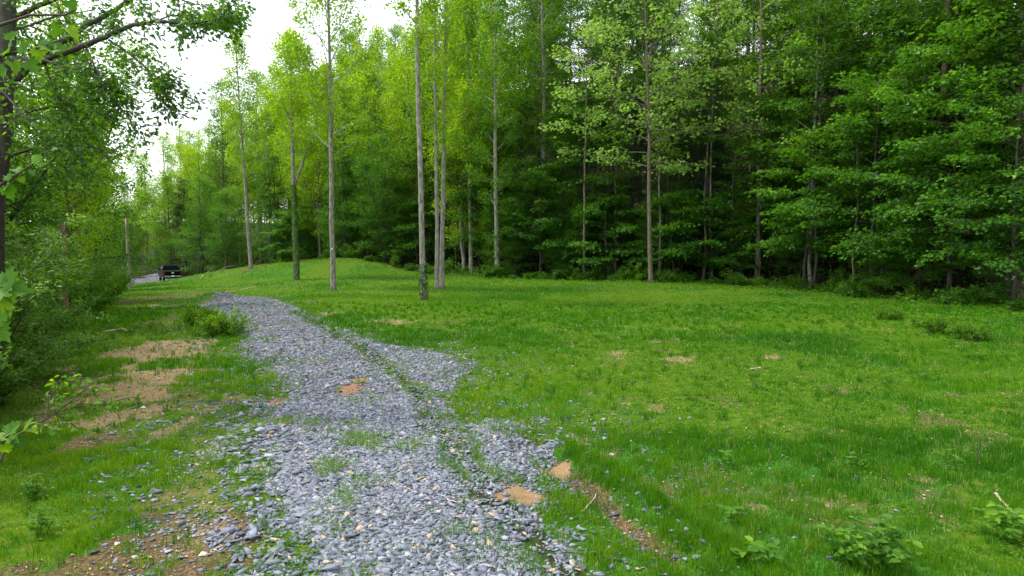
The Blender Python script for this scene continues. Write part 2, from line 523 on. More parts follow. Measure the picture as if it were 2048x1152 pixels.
# ------------------------------------------------------------------ ground
def ground_mat():
    m, nt, out = nmat("ground_soil")
    A = N(nt, "ShaderNodeAttribute", attribute_name="mask_a")
    B = N(nt, "ShaderNodeAttribute", attribute_name="mask_b")
    sa = N(nt, "ShaderNodeSeparateColor")
    sb = N(nt, "ShaderNodeSeparateColor")
    nt.links.new(A.outputs["Color"], sa.inputs[0])
    nt.links.new(B.outputs["Color"], sb.inputs[0])
    tc = N(nt, "ShaderNodeTexCoord")

    def noise(s, d=6.0, r=0.6):
        n = N(nt, "ShaderNodeTexNoise", in_Scale=s, in_Detail=d, in_Roughness=r)
        nt.links.new(tc.outputs["Object"], n.inputs["Vector"])
        return n.outputs[0]
    fine, midn, big = noise(28.0, 5), noise(5.0, 6), noise(0.7, 4)
    vor = N(nt, "ShaderNodeTexVoronoi", in_Scale=16.0)
    nt.links.new(tc.outputs["Object"], vor.inputs["Vector"])

    def mix(f, c1, c2):
        x = N(nt, "ShaderNodeMix", data_type='RGBA')
        nt.links.new(f, x.inputs[0])
        nt.links.new(c1, x.inputs[6])
        nt.links.new(c2, x.inputs[7])
        return x.outputs[2]

    def thr(v, n_, w=0.5):
        """mask sharpened by noise"""
        a = N(nt, "ShaderNodeMath", operation='MULTIPLY_ADD')
        nt.links.new(n_, a.inputs[0])
        a.inputs[1].default_value = w
        a.inputs[2].default_value = -w / 2
        b = N(nt, "ShaderNodeMath", operation='ADD')
        nt.links.new(v, b.inputs[0])
        nt.links.new(a.outputs[0], b.inputs[1])
        r = N(nt, "ShaderNodeMapRange", interpolation_type='SMOOTHSTEP')
        r.inputs["From Min"].default_value = 0.25
        r.inputs["From Max"].default_value = 0.78
        nt.links.new(b.outputs[0], r.inputs["Value"])
        return r.outputs[0]
    turf = ramp(nt, midn, [(0.3, (0.02, 0.06, 0.006)), (0.5, (0.055, 0.115, 0.006)), (0.7, (0.12, 0.14, 0.02))])
    lush = ramp(nt, fine, [(0.3, (0.02, 0.075, 0.01)), (0.7, (0.05, 0.15, 0.014))])
    tan = ramp(nt, fine, [(0.3, (0.10, 0.06, 0.028)), (0.48, (0.185, 0.138, 0.068)), (0.7, (0.31, 0.245, 0.135))])
    orange = ramp(nt, fine, [(0.3, (0.13, 0.07, 0.04)), (0.7, (0.30, 0.175, 0.105))])
    brown = ramp(nt, fine, [(0.3, (0.04, 0.028, 0.016)), (0.5, (0.095, 0.065, 0.035)), (0.72, (0.20, 0.145, 0.085))])
    mud = ramp(nt, midn, [(0.3, (0.18, 0.115, 0.06)), (0.7, (0.27, 0.18, 0.10))])
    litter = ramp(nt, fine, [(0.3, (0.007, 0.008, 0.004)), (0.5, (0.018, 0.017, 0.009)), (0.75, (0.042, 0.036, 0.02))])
    grav = ramp(nt, vor.outputs["Distance"], [(0.0, (0.26, 0.27, 0.32)), (0.5, (0.13, 0.135, 0.16)), (0.9, (0.05, 0.05, 0.055))])
    c = mix(sb.outputs[1], turf, lush)
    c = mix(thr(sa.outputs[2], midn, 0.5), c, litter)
    c = mix(thr(sb.outputs[0], midn, 0.6), c, brown)
    c = mix(thr(sa.outputs[1], midn, 0.7), c, tan)
    c = mix(thr(sa.outputs[0], fine, 0.4), c, grav)
    c = mix(thr(sb.outputs[2], fine, 0.3), c, mud)
    c = mix(thr(A.outputs["Alpha"], fine, 0.4), c, orange)
    bp = N(nt, "ShaderNodeBump", in_Strength=0.8, in_Distance=0.03)
    ad = N(nt, "ShaderNodeMath", operation='ADD')
    nt.links.new(fine, ad.inputs[0])
    nt.links.new(midn, ad.inputs[1])
    nt.links.new(ad.outputs[0], bp.inputs["Height"])
    p = N(nt, "ShaderNodeBsdfPrincipled", in_Roughness=0.95)
    p.inputs["Specular IOR Level"].default_value = 0.05
    nt.links.new(c, p.inputs["Base Color"])
    nt.links.new(bp.outputs[0], p.inputs["Normal"])
    nt.links.new(p.outputs[0], out.inputs[0])
    return m


def axis(lo, hi, mid0, mid1, step, grow=1.06):
    a = list(np.arange(mid0, mid1, step))
    s, x = step, a[-1]
    while x < hi:
        s *= grow
        x += s
        a.append(x)
    s, x = step, a[0]
    b = []
    while x > lo:
        s *= grow
        x -= s
        b.append(x)
    return np.array(b[::-1] + a)


gx = axis(-260, 260, -9, 12, 0.09, 1.045)
gy = axis(-60, 400, 4.5, 16, 0.09, 1.022)
GX, GY = np.meshgrid(gx, gy)
gxx, gyy = GX.ravel(), GY.ravel()
GZ = height(gxx, gyy)
nx, ny = len(gx), len(gy)
me = bpy.data.meshes.new("ground")
V = np.stack([gxx, gyy, GZ], 1)
me.vertices.add(len(V))
me.vertices.foreach_set("co", V.astype(np.float32).ravel())
ii, jj = np.meshgrid(np.arange(nx - 1), np.arange(ny - 1))
q = (jj * nx + ii).ravel()
F = np.stack([q, q + 1, q + 1 + nx, q + nx], 1)
me.loops.add(F.size)
me.loops.foreach_set("vertex_index", F.astype(np.int32).ravel())
me.polygons.add(len(F))
me.polygons.foreach_set("loop_start", (np.arange(len(F)) * 4).astype(np.int32))
me.polygons.foreach_set("use_smooth", [True] * len(F))
me.update(calc_edges=True)
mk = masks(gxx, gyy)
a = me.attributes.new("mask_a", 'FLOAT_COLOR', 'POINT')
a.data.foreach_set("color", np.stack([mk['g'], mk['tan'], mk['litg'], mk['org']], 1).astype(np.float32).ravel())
a = me.attributes.new("mask_b", 'FLOAT_COLOR', 'POINT')
a.data.foreach_set("color", np.stack([mk['brn'], mk['lush'], mk['mud'], np.ones_like(mk['g'])], 1).astype(np.float32).ravel())
me.materials.append(ground_mat())
tag(obj("ground", me), "grassy clearing ground with bare dirt patches rising into wooded hillside", "ground", kind="structure")
print("ground", len(V))


# ------------------------------------------------------------------ scattering
def wedge(n, d0, d1, half=0.80, power=1.0):
    """random points in the field of view's wedge between two distances"""
    u = rng.random(n)
    d = (d0 ** (2 * power) + u * (d1 ** (2 * power) - d0 ** (2 * power))) ** (1 / (2 * power))
    t = rng.uniform(-half, half, n)
    return d * t, d


# gravel -------------------------------------------------------------
def stone_protos(n, flat=0.5):
    out = []
    for k in range(n):
        r = np.random.default_rng(100 + k)
        p = r.normal(size=(9, 3))
        p /= np.linalg.norm(p, axis=1)[:, None]
        p *= r.uniform(0.7, 1.15, (9, 1))
        p[:, 0] *= 0.55
        p[:, 1] *= r.uniform(0.3, 0.45)
        p[:, 2] *= flat * r.uniform(0.2, 0.38)
        bm = bmesh.new()
        for c in p:
            bm.verts.new(c)
        bmesh.ops.convex_hull(bm, input=bm.verts[:])
        bm.verts.index_update()
        V = np.array([v.co[:] for v in bm.verts])
        F = [tuple(v.index for v in f.verts) for f in bm.faces]
        bm.free()
        out.append((V, F))
    return out


SP_ = stone_protos(7)


def scatter_stones(x, y, size, tint, tilt, lift):
    n = len(x)
    z = height(x, y)
    which = rng.integers(0, len(SP_), n)
    Vs, Ls, Ps, Ts = [], [], [], []
    base = 0
    for k, (PV, PF) in enumerate(SP_):
        idx = np.where(which == k)[0]
        m_ = len(idx)
        if not m_:
            continue
        az = rng.uniform(0, 2 * math.pi, m_)
        ta = rng.normal(0, tilt, m_)
        tb = rng.normal(0, tilt, m_)
        ca, sa_, ct, st_, cb, sb_ = np.cos(az), np.sin(az), np.cos(ta), np.sin(ta), np.cos(tb), np.sin(tb)
        P = PV[None] * size[idx][:, None, None]
        X, Y, Z = P[..., 0], P[..., 1], P[..., 2]
        Y, Z = Y * ct[:, None] - Z * st_[:, None], Y * st_[:, None] + Z * ct[:, None]
        X, Z = X * cb[:, None] + Z * sb_[:, None], -X * sb_[:, None] + Z * cb[:, None]
        X, Y = X * ca[:, None] - Y * sa_[:, None], X * sa_[:, None] + Y * ca[:, None]
        W = np.stack([X + x[idx][:, None], Y + y[idx][:, None], Z + (z[idx] + size[idx] * lift)[:, None]], -1).reshape(-1, 3)
        nv = len(PV)
        tpl = np.concatenate([np.array(f) for f in PF])
        per = np.array([len(f) for f in PF])
        Ls.append((tpl[None] + (np.arange(m_) * nv)[:, None]).ravel() + base)
        Ps.append(np.tile(per, m_))
        Vs.append(W)
        Ts.append(np.repeat(tint[idx], nv))
        base += len(W)
    V, L, P, T = np.concatenate(Vs), np.concatenate(Ls), np.concatenate(Ps), np.concatenate(Ts)
    me = bpy.data.meshes.new("gravel")
    me.vertices.add(len(V))
    me.vertices.foreach_set("co", V.astype(np.float32).ravel())
    me.loops.add(len(L))
    me.loops.foreach_set("vertex_index", L.astype(np.int32))
    me.polygons.add(len(P))
    me.polygons.foreach_set("loop_start", np.concatenate([[0], np.cumsum(P)[:-1]]).astype(np.int32))
    me.update(calc_edges=True)
    a = me.attributes.new("tint", 'FLOAT', 'POINT')
    a.data.foreach_set("value", T.astype(np.float32))
    me.materials.append(M['stone'])
    return me


xs, ys = [], []
for (n, d0, d1) in ((230000, 4.6, 13), (170000, 13, 24), (130000, 24, 42)):
    x, y = wedge(n, d0, d1, 0.62)
    xs.append(x)
    ys.append(y)
for (n, d0, d1) in ((60000, 70, 100),):
    x = rng.uniform(-52, -32, n)
    y = rng.uniform(d0, d1, n)
    xs.append(x)
    ys.append(y)
x, y = np.concatenate(xs), np.concatenate(ys)
mk = masks(x, y)
# fringe stones thin out beyond the road's edge
d, _ = seg_dist(x, y, ROAD, True)
ins = inside(x, y, ROAD)
fr = np.where(ins, 1, np.exp(-d / 0.8) * (d < 2.6) * (1 + .3 * (y < 12)) * np.where(x > .6, .35, .8)) * (0.25 + 0.9 * (mk['n3'] > .5))
prob = np.clip(mk['g'] ** 1.3, 0, 1) * 0.92 + 0.30 * fr * (1 - mk['g'])
prob = prob * (1 - 0.97 * mk['mud'].clip(0, 1)) * (1 - .93 * mk['org'].clip(0, 1)) + .10 * ((mk['org'] > .15) & (mk['org'] < .8)) * (1 - 0.5 * (mk['brn'] > .45) * ins) * (1 - .62 * mk['st']) + 0.004 * (d < 4)
keep = rng.random(len(x)) < prob
keep &= (mk['lit'] < 0.6)
x, y = x[keep], y[keep]
dd = np.hypot(x, y)
size = 0.062 * np.exp(rng.normal(0, 0.36, len(x))) * (1 + 0.012 * np.maximum(dd - 10, 0))
size = np.minimum(size, 0.19)
d, _ = seg_dist(x, y, ROAD, True)
size *= np.where((x < -1.5) & (d < 0.5) & (y < 13), 1.3, 1)
tint = np.clip(rng.beta(2.4, 2.0, len(x)) * 0.8, 0, 0.84)
odd = rng.random(len(x)) < 0.05
tint[odd] = rng.uniform(0.85, 1.0, odd.sum())
tag(obj("gravel", scatter_stones(x, y, size, tint, 0.24, 0.10)), "loose blue grey crushed slate gravel covering the curving track", "gravel", kind="stuff")
print("stones", len(x))


# grass --------------------------------------------------------------
def blades(x, y, h, w, tint, lean=0.35, segs=2):
    n = len(x)
    z = height(x, y)
    az = rng.uniform(0, 2 * math.pi, n)
    la = rng.uniform(0, 2 * math.pi, n)
    ll = np.abs(rng.normal(0, lean, n)) * h
    sx, sy = np.cos(az) * w / 2, np.sin(az) * w / 2
    dx, dy = np.cos(la) * ll, np.sin(la) * ll
    b = np.stack([x, y, z - 0.01], 1)
    s_ = np.stack([sx, sy, np.zeros(n)], 1)
    mid = b + np.stack([dx * .35, dy * .35, h * .58], 1)
    tip = b + np.stack([dx, dy, h], 1)
    V = np.stack([b - s_, b + s_, mid + s_ * .7, mid - s_ * .7, tip], 1).reshape(-1, 3)
    return V, [(0, 1, 2, 3), (3, 2, 4)], 5


GV, GT = [], []
for (n, d0, d1, hs, ws) in ((260000, 4.6, 11, 1.0, 0.0065), (330000, 11, 22, 1.05, 0.011), (300000, 22, 40, 1.1, 0.02), (200000, 40, 72, 1.25, 0.036)):
    x, y = wedge(n, d0, d1, 0.80)
    mk = masks(x, y)
    s, l = forest_s(x, y), left_s(x, y)
    bare = np.maximum.reduce([mk['g'] * 1.0, mk['tan'] * .78, mk['brn'] * .82, mk['mud'], mk['org'], mk['st'] * .9])
    clump = fbm(x, y, 0.22, 2, 77)
    tuft = fbm(x, y, 0.9, 3, 88)
    road_grass = (mk['g'] > .5) * sstep(0.60, 0.70, tuft) * 0.16 * (1 - mk['st'])
    dens = (1 - bare).clip(0, 1) ** 1.5 * (0.50 + 0.6 * mk['lush'] * sstep(.25, .6, clump)) + road_grass + 0.02
    # tufts grow through the thin gravel on the left side and along the lower right edge
    d, _ = seg_dist(x, y, ROAD, True)
    dens = dens + (mk['g'] > .4) * (0.5 * sstep(1.5, 0.0, d) + .12) * sstep(.42, .6, tuft) * (y < 26)
    dens = dens + .55 * (mk['g'] > .3) * sstep(-1.4, -2.2, x) * sstep(13, 9, y) * sstep(.36, .5, clump) * sstep(.33, .46, tuft)
    dens = dens + .55 * (mk['g'] > .3) * sstep(.5, 1.2, x) * sstep(9.5, 7.5, y) * sstep(.40, .55, clump)
    dens = dens * sstep(1.8, 0.0, s) * sstep(4, 0.5, l)
    dens = dens * (1 - .96 * mk['mud'].clip(0, 1)) * (1 - .96 * mk['org'].clip(0, 1))
    keep = rng.random(n) < dens
    x, y = x[keep], y[keep]
    lush, cl, n2, n1 = mk['lush'][keep], clump[keep], mk['n2'][keep], mk['n1'][keep]
    k = len(x)
    h = (0.05 + 0.085 * lush * sstep(.25, .7, cl)) * rng.uniform(0.5, 1.3, k) * hs
    tint = 0.60 - 0.22 * lush + rng.normal(0, 0.10, k) + 0.6 * (n1 - .5) + .5 * (cl - .5) + .9 * (fbm(x, y, 6.5, 2, 140) - .5) + .06
    dry = rng.random(k) < .035
    tint = np.where(dry, 1.0, np.clip(tint, 0, .86))
    V, F_, npz = blades(x, y, h, ws * rng.uniform(.7, 1.4, k), np.clip(tint, 0, 1))
    GV.append(V)
    GT.append(np.clip(tint, 0, 1))
x0, y0 = wedge(5200, 4.8, 34, .8)
mk = masks(x0, y0)
b = np.maximum.reduce([mk['g'] * .9, mk['mud'], mk['org'], mk['tan'] * .6])
keep = (rng.random(len(x0)) < (1 - b)) & (forest_s(x0, y0) < 0) & (left_s(x0, y0) < .5)
x0, y0 = x0[keep], y0[keep]
rp = np.array(RUT)
for i in range(len(rp) - 2):
    m_ = 60
    t_ = rng.random(m_)[:, None]
    q_ = rp[i] * (1 - t_) + rp[i + 1] * t_ + rng.normal(0, .22, (m_, 2))
    x0, y0 = np.concatenate([x0, q_[:, 0]]), np.concatenate([y0, q_[:, 1]])
nb = 16
x = np.repeat(x0, nb) + rng.normal(0, .035, len(x0) * nb)
y = np.repeat(y0, nb) + rng.normal(0, .035, len(x0) * nb)
hh = np.repeat(rng.uniform(.09, .21, len(x0)), nb) * rng.uniform(.6, 1.2, len(x))
tt_ = np.repeat(rng.uniform(.05, .75, len(x0)), nb) + rng.normal(0, .07, len(x))
V, F_, npz = blades(x, y, hh, .007 * (1 + .06 * np.maximum(y - 8, 0)), None, .6)
GV.append(V)
GT.append(np.clip(tt_, 0, .86))
gme = fast_mesh("grass", np.concatenate(GV), F_, npz, M['grass'], np.concatenate(GT))
tag(obj("grass", gme), "fresh green grass blades growing thick and thin over the clearing", "grass", kind="stuff")
print("blades", len(np.concatenate(GT)))

# ------------------------------------------------------------------ leaves
ROMB = (np.array([(0, 0, 0), (0.45, -0.5, 0.10), (1, 0, -0.05), (0.45, 0.5, 0.10)]), [(0, 1, 2), (0, 2, 3)])
ELL = (np.array([(0, 0, 0), (0.3, -0.48, .08), (0.65, -0.42, .08), (1, 0, -.12), (0.65, 0.42, .08), (0.3, 0.48, .08)]), [(0, 1, 2, 3), (0, 3, 4, 5)])
_l = [(0, 0), (.02, .22), (-.12, .5), (.18, .42), (.32, .62), (.44, .40), (.62, .30), (.72, .34), (1.0, 0)]
_l2 = _l + [(a, -b) for a, b in _l[1:-1][::-1]]
LOBE = (np.array([(a, b, 0.12 * abs(b) - 0.10 * a * a) for a, b in _l2]), [tuple(range(len(_l2)))])
_o = [(0, 0), (.10, .10), (.22, .32), (.33, .12), (.5, .42), (.58, .14), (.78, .26), (.80, .08), (1, 0)]
_o2 = _o + [(a, -b) for a, b in _o[1:-1][::-1]]
OAK = (np.array([(a, b, 0.1 * abs(b)) for a, b in _o2]), [tuple(range(len(_o2)))])
_m = [(0, 0), (-.06, .14), (-.20, .26), (-.06, .32), (-.10, .60), (.08, .46), (.22, .72), (.28, .46), (.44, .50), (.46, .26), (.68, .34), (.74, .14), (1.0, 0)]
_m2 = _m + [(a, -b) for a, b in _m[1:-1][::-1]]
BIGLEAF = (np.array([(a, b, 0.28 * abs(b) - 0.25 * a * a + .05 * math.sin(9 * b)) for a, b in _m2]),
           [(0, i, i + 1) for i in range(1, 12)] + [(0, i, i + 1) for i in range(12, len(_m2) - 1)])


def norm(a):
    return a / (np.linalg.norm(a, axis=-1, keepdims=True) + 1e-9)


def leaves(tpl, C, D, Nn, L, W):
    D = norm(D)
    S = norm(np.cross(Nn, D))
    Nn = np.cross(D, S)
    T = tpl[0]
    V = (C[:, None] + T[None, :, 0:1] * (D * L[:, None])[:, None] + T[None, :, 1:2] * (S * W[:, None])[:, None] + T[None, :, 2:3] * (Nn * L[:, None])[:, None])
    return V.reshape(-1, 3)


def spray_leaves(r, SPc, SPd, n, rad, flat, L, asp, upb=1.0, droop=0.15, tint0=None, jitter=0.55):
    """n leaves round each spray centre, in a flattened pad, pointing outwards"""
    S = len(SPc)
    d = norm(np.repeat(SPd, n, 0))
    up = np.array([0, 0, 1.0])
    side = norm(np.cross(d, up) + 1e-4)
    nn = norm(np.cross(side, d))
    q = r.random(S * n) ** 0.6 * np.repeat(rad, n)
    th = r.uniform(0, 2 * math.pi, S * n)
    a_, b_ = np.cos(th) * q, np.sin(th) * q * 0.8
    off = a_[:, None] * d + b_[:, None] * side + (r.normal(0, 1, S * n) * flat * np.repeat(rad, n))[:, None] * nn
    C = np.repeat(SPc, n, 0) + off
    C[:, 2] -= 0.25 * q * q / np.repeat(rad, n)
    D = norm(off * np.array([1, 1, .3]) / (np.repeat(rad, n)[:, None]) + 0.5 * d + r.normal(0, 0.35, (S * n, 3)))
    D[:, 2] -= droop
    Nn = nn * upb + r.normal(0, jitter, (S * n, 3))
    Ls = L * r.uniform(0.65, 1.25, S * n)
    t = np.repeat((r.normal(0.45, 0.14, S) if tint0 is None else tint0), n) + r.normal(0, 0.10, S * n)
    return C, D, Nn, Ls, Ls * asp, np.clip(t, 0, 1)


def curve_pts(p0, az, el, L, n, bend, r, wob=0.08):
    p = [np.array(p0, float)]
    e = el
    for i in range(n):
        d = np.array([math.cos(az) * math.cos(e), math.sin(az) * math.cos(e), math.sin(e)])
        p.append(p[-1] + d * L / n)
        e += bend / n + r.normal(0, wob)
        az += r.normal(0, wob * 1.3)
    return np.array(p)


def gen_tree(name, seed, H=24, r0=0.16, cb=8, Rm=3.0, nl=34, el=(0.9, 0.5), bend=-0.3, leaf='leaf_mid', bark='bark_pale', L=0.15, asp=0.75,
             per=22, srad=0.55, flat=0.22, tpl=ROMB, shape='oval', wob=0.12, lean=(0, 0), subs=5, top=1.0, jitter=0.55, droop=.15, upb=1.0, az0=None, extra=None, fork=None):
    r = np.random.default_rng(seed)
    mb = MB()
    n = 18
    t = np.linspace(0, 1, n)
    wx = np.cumsum(r.normal(0, wob, n)) * 0.35
    wy = np.cumsum(r.normal(0, wob, n)) * 0.35
    P = np.stack([lean[0] * t * H + wx - wx[0], lean[1] * t * H + wy - wy[0], t * H], 1)
    P[0, 2] = -0.35
    rad = r0 * (1 - 0.9 * t ** 1.15) + 0.012
    rad[0] *= 1.55
    rad[1] *= 1.04
    P = np.insert(P, 1, [P[0] * 0.8 + P[1] * 0.2 + np.array([0, 0, 0.0])], 0)
    P[1, 2] = 0.35
    rad = np.insert(rad, 1, r0 * 1.12)
    mb.tube(P, rad, 9)
    tt = P[:, 2] / H

    def on(tv):
        return np.array([np.interp(tv, tt, P[:, k]) for k in range(3)]), np.interp(tv, tt, rad)
    C, Dv = [], []
    paths = [(on, cb / H, 1.0, nl)]
    if fork:
        h0, faz, fel = fork
        p, rr = on(h0 / H)
        fp = curve_pts(p, faz, fel, (H - h0) * 0.85, 12, 0.25, r, 0.03)
        fr_ = np.linspace(rr * 0.8, 0.02, len(fp))
        mb.tube(fp, fr_, 8)

        def on2(tv, fp=fp, fr_=fr_):
            u = (tv - h0 / H) / (1 - h0 / H)
            q_ = np.linspace(0, 1, len(fp))
            return np.array([np.interp(u, q_, fp[:, k]) for k in range(3)]), np.interp(u, q_, fr_)
        paths.append((on2, max(cb, h0 + 1) / H, 0.85, nl // 2))
    for fn, t0, sc_, cnt in paths:
        for i in range(cnt):
            u = (i + r.random()) / cnt
            tv = t0 + (1 - t0) * u ** top * 0.985
            p, rr = fn(tv)
            if shape == 'oval':
                prof = (math.sin(math.pi * min(1, (u * 0.88 + 0.12))) ** 0.6) * (1 - 0.35 * u)
            elif shape == 'cone':
                prof = 1.05 - 0.9 * u
            elif shape == 'flat':
                prof = 1.0 - 0.45 * u
            else:
                prof = (math.sin(math.pi * min(1, u * .82 + .18)) ** .5) * (.72 + .28 * math.sin(9 * u + seed))
            az = i * 2.39996 + r.normal(0, 0.35) if az0 is None else r.normal(az0, 1.0)
            e = el[0] * u + el[1] * (1 - u) + r.normal(0, 0.12)
            LL = Rm * prof * r.uniform(0.65, 1.15) * sc_
            bp = curve_pts(p, az, e, LL, 6, bend, r)
            br = np.linspace(min(rr * 0.45, 0.018 + LL * 0.011), 0.006, len(bp))
            mb.tube(bp, br, 5, cap=False)
            C.append(bp[-1])
            Dv.append(bp[-1] - bp[-2])
            ns = max(2, int(round(subs * (0.5 + 0.5 * prof))))
            for k in range(ns):
                f = 0.22 + 0.72 * (k + r.random() * .8) / ns
                q_ = f * 6
                k0 = min(5, int(q_))
                sp = bp[k0] + (bp[k0 + 1] - bp[k0]) * (q_ - k0)
                dr = bp[k0 + 1] - bp[k0]
                a0 = math.atan2(dr[1], dr[0]) + (1 if k % 2 else -1) * r.uniform(0.6, 1.15)
                sl = LL * 0.48 * (1.05 - 0.6 * f) * r.uniform(.7, 1.2)
                qp = curve_pts(sp, a0, e * 0.5 + r.normal(0, .12), sl, 3, bend * .7, r)
                mb.tube(qp, np.linspace(0.010 + LL * 0.0015, 0.004, 4), 3, cap=False)
                for w in ((1, 3) if sl < 0.9 else (1, 2, 3)):
                    C.append(qp[w])
                    Dv.append(qp[w] - qp[w - 1])
    if extra is not None:
        for pts, r1, r2, dens in extra:
            pts = np.array(pts, float)
            mb.tube(pts, np.linspace(r1, r2, len(pts)), 6, cap=False)
    C, Dv = np.array(C), np.array(Dv)
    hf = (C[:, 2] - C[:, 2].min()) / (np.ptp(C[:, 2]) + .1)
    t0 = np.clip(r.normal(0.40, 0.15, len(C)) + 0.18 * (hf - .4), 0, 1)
    rr = srad * r.uniform(0.65, 1.25, len(C))
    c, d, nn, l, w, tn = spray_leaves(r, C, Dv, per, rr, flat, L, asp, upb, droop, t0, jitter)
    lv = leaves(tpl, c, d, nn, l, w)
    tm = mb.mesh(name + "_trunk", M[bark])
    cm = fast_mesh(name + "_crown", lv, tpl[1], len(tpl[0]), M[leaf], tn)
    return tm, cm


def place(kind, meshes, x, y, label, cat="tree", group=None, rz=0.0, sc=1.0, zsc=None, dz=-0.02, tilt=(0, 0)):
    e = empty(kind, (x, y, gz(x, y) + dz), rz, sc)
    if zsc:
        e.scale = (sc, sc, zsc)
    e.rotation_euler = (tilt[0], tilt[1], rz)
    obj("trunk", meshes[0], e)
    obj("crown", meshes[1], e)
    return tag(e, label, cat, group)


PI = math.pi
# ---- trees standing out in the clearing --------------------------------
def px_r(px, py, w):
    """radius of a trunk w photo pixels wide standing there"""
    X, Y = ghit(px, py)
    return w / 2 * Y / FPX


def lone(kind, px, py, w, label, seed, mirror=0, **kw):
    X, Y = ghit(px, py)
    ms = gen_tree(kind + str(seed), seed, r0=.86 * w / 2 * Y / FPX, **kw)
    return place(kind, ms, X, Y, label), (X, Y)


tall = dict(leaf='leaf_lime', bark='bark_pale', L=0.16, per=26, srad=0.6, subs=7, flat=0.4, bend=0.35, el=(1.15, 0.75), wob=0.05, jitter=.8)
A_, pA = lone("poplar_tree", 593, 560, 11, "forked slender tree with ivy climbing its trunk in the clearing", 1, H=19, cb=9.5, Rm=4.2, nl=26, fork=(7.4, 0.3, 1.2), lean=(-.01, 0), **tall)
B_, pB = lone("poplar_tree", 667, 580, 12, "straight grey tree with a white mark low on its trunk and steep v shaped limbs", 2, H=24, cb=8.0, Rm=4.8, nl=30, lean=(0, 0), **{**tall, 'bend': 0.15, 'per': 24})
C_, pC = lone("poplar_tree", 848, 600, 13, "tallest bare pale trunk closest to the gravel with dark ivy at its foot", 3, H=27, cb=10.5, Rm=2.3, nl=22, lean=(-.012, 0), **{**tall, 'per': 22})
D1, pD = lone("poplar_tree", 874, 579, 9, "left slender trunk of the close pair in the clearing", 4, H=24, cb=8.5, Rm=2.4, nl=26, lean=(0.0, 0), **{**tall, 'per': 13})
D2, _ = lone("poplar_tree", 884, 577, 11, "right leaning trunk of the close pair in the clearing", 5, H=25, cb=8.0, Rm=2.6, nl=26, lean=(.02, 0), **{**tall, 'per': 13})
E1, _ = lone("poplar_tree", 927, 545, 8, "thin crooked leaning trunk behind the close pair", 6, H=19, cb=8.0, Rm=2.6, nl=24, lean=(-.05, 0), **{**tall, 'wob': .14})
E2, _ = lone("poplar_tree", 942, 548, 9, "thin straight trunk just right of the crooked leaning trunk", 7, H=25, cb=8.0, Rm=3.2, nl=28, lean=(-.008, 0), **{**tall, 'leaf': 'leaf_mid'})
F1, _ = lone("poplar_tree", 995, 556, 10, "mossy grey trunk at the wood edge with leafy shoots low down", 8, H=26, cb=5.0, Rm=3.2, nl=34, lean=(-.006, 0), **{**tall, 'leaf': 'leaf_mid', 'el': (1.0, .4)})
H1, _ = lone("poplar_tree", 502, 537, 8, "pale slim tree leaning left on the grassy bank behind the pickup", 9, H=22, cb=8.5, Rm=4.0, nl=26, lean=(-.045, 0), **tall)
# right: pale leaved pair
pale = dict(leaf='leaf_pale', bark='bark_brown', L=0.19, asp=0.95, per=8, srad=0.6, flat=0.3, bend=-0.15, el=(0.8, 0.15), wob=0.10, tpl=LOBE, jitter=.7)
S1, _ = lone("sycamore_tree", 1302, 565, 10, "leaning brown trunk carrying pale yellow green leaves at the wood edge", 10, H=22, cb=7.6, Rm=7.0, nl=42, lean=(-.03, 0.0), **pale)
S2, _ = lone("sycamore_tree", 1514, 566, 12, "tall brown trunk with rough bark right of the pale leaved leaning tree", 11, H=25, cb=8.5, Rm=5.0, nl=30, lean=(-.018, 0), **pale)
S3, _ = lone("sycamore_tree", 1318, 562, 6, "thin sapling trunk rising beside the leaning pale leaved tree", 12, H=15, cb=8, Rm=2.0, nl=12, lean=(-.02, 0), **pale)
S4, _ = lone("sycamore_tree", 1424, 563, 5, "slender dark stem between the pale leaved tree and the rough barked one", 14, H=21, cb=10, Rm=4.2, nl=22, lean=(-.01, 0), **pale)
S5, _ = lone("sycamore_tree", 1168, 560, 5, "slender stem left of the leaning pale leaved tree", 15, H=19, cb=9, Rm=3.8, nl=20, lean=(.0, 0), **pale)
T1, _ = lone("maple_tree", 1621, 572, 8, "thin mottled trunk standing in front of the dark wood", 13, H=22, cb=6, Rm=2.6, nl=26, lean=(.004, 0), leaf='leaf_maple', bark='bark_pale', L=0.14, per=18, srad=.6, flat=.12, bend=-.3, el=(.7, .3))

# marks on trunks: ivy and the white spot
def ivy(tree, seed, h, r0, h0=0.1, lean=0.0, n=1500, leafm='weed', L=.09, base=None):
    r = np.random.default_rng(seed)
    z = h0 + (h - h0) * r.random(n)
    a = r.uniform(0, 2 * PI, n)
    rr = r0 * (1.15 - 0.25 * z / max(h, 1)) + r.random(n) * 0.07
    # follow the trunk of this tree
    tr = [c for c in tree.children if c.name.startswith("trunk")][0].data
    vs = np.array([v.co[:] for v in tr.vertices][:9 * 19]).reshape(19, 9, 3).mean(1)
    cx, cy = np.interp(z, vs[:, 2], vs[:, 0]), np.interp(z, vs[:, 2], vs[:, 1])
    Cc = np.stack([cx + np.cos(a) * rr, cy + np.sin(a) * rr, z], 1)
    nn = np.stack([np.cos(a), np.sin(a), 0.4 + 0 * a], 1) + r.normal(0, .4, (n, 3))
    D = np.stack([-np.sin(a) * .5, np.cos(a) * .5, -1 + 0 * a], 1) + r.normal(0, .4, (n, 3))
    Ls = L * r.uniform(.7, 1.3, n)
    return obj("ivy", fast_mesh("ivy", leaves(ROMB, Cc, D, nn, Ls, Ls * .9), ROMB[1], 4, M[leafm], np.clip(r.normal(.45, .2, n), 0, 1)), tree)


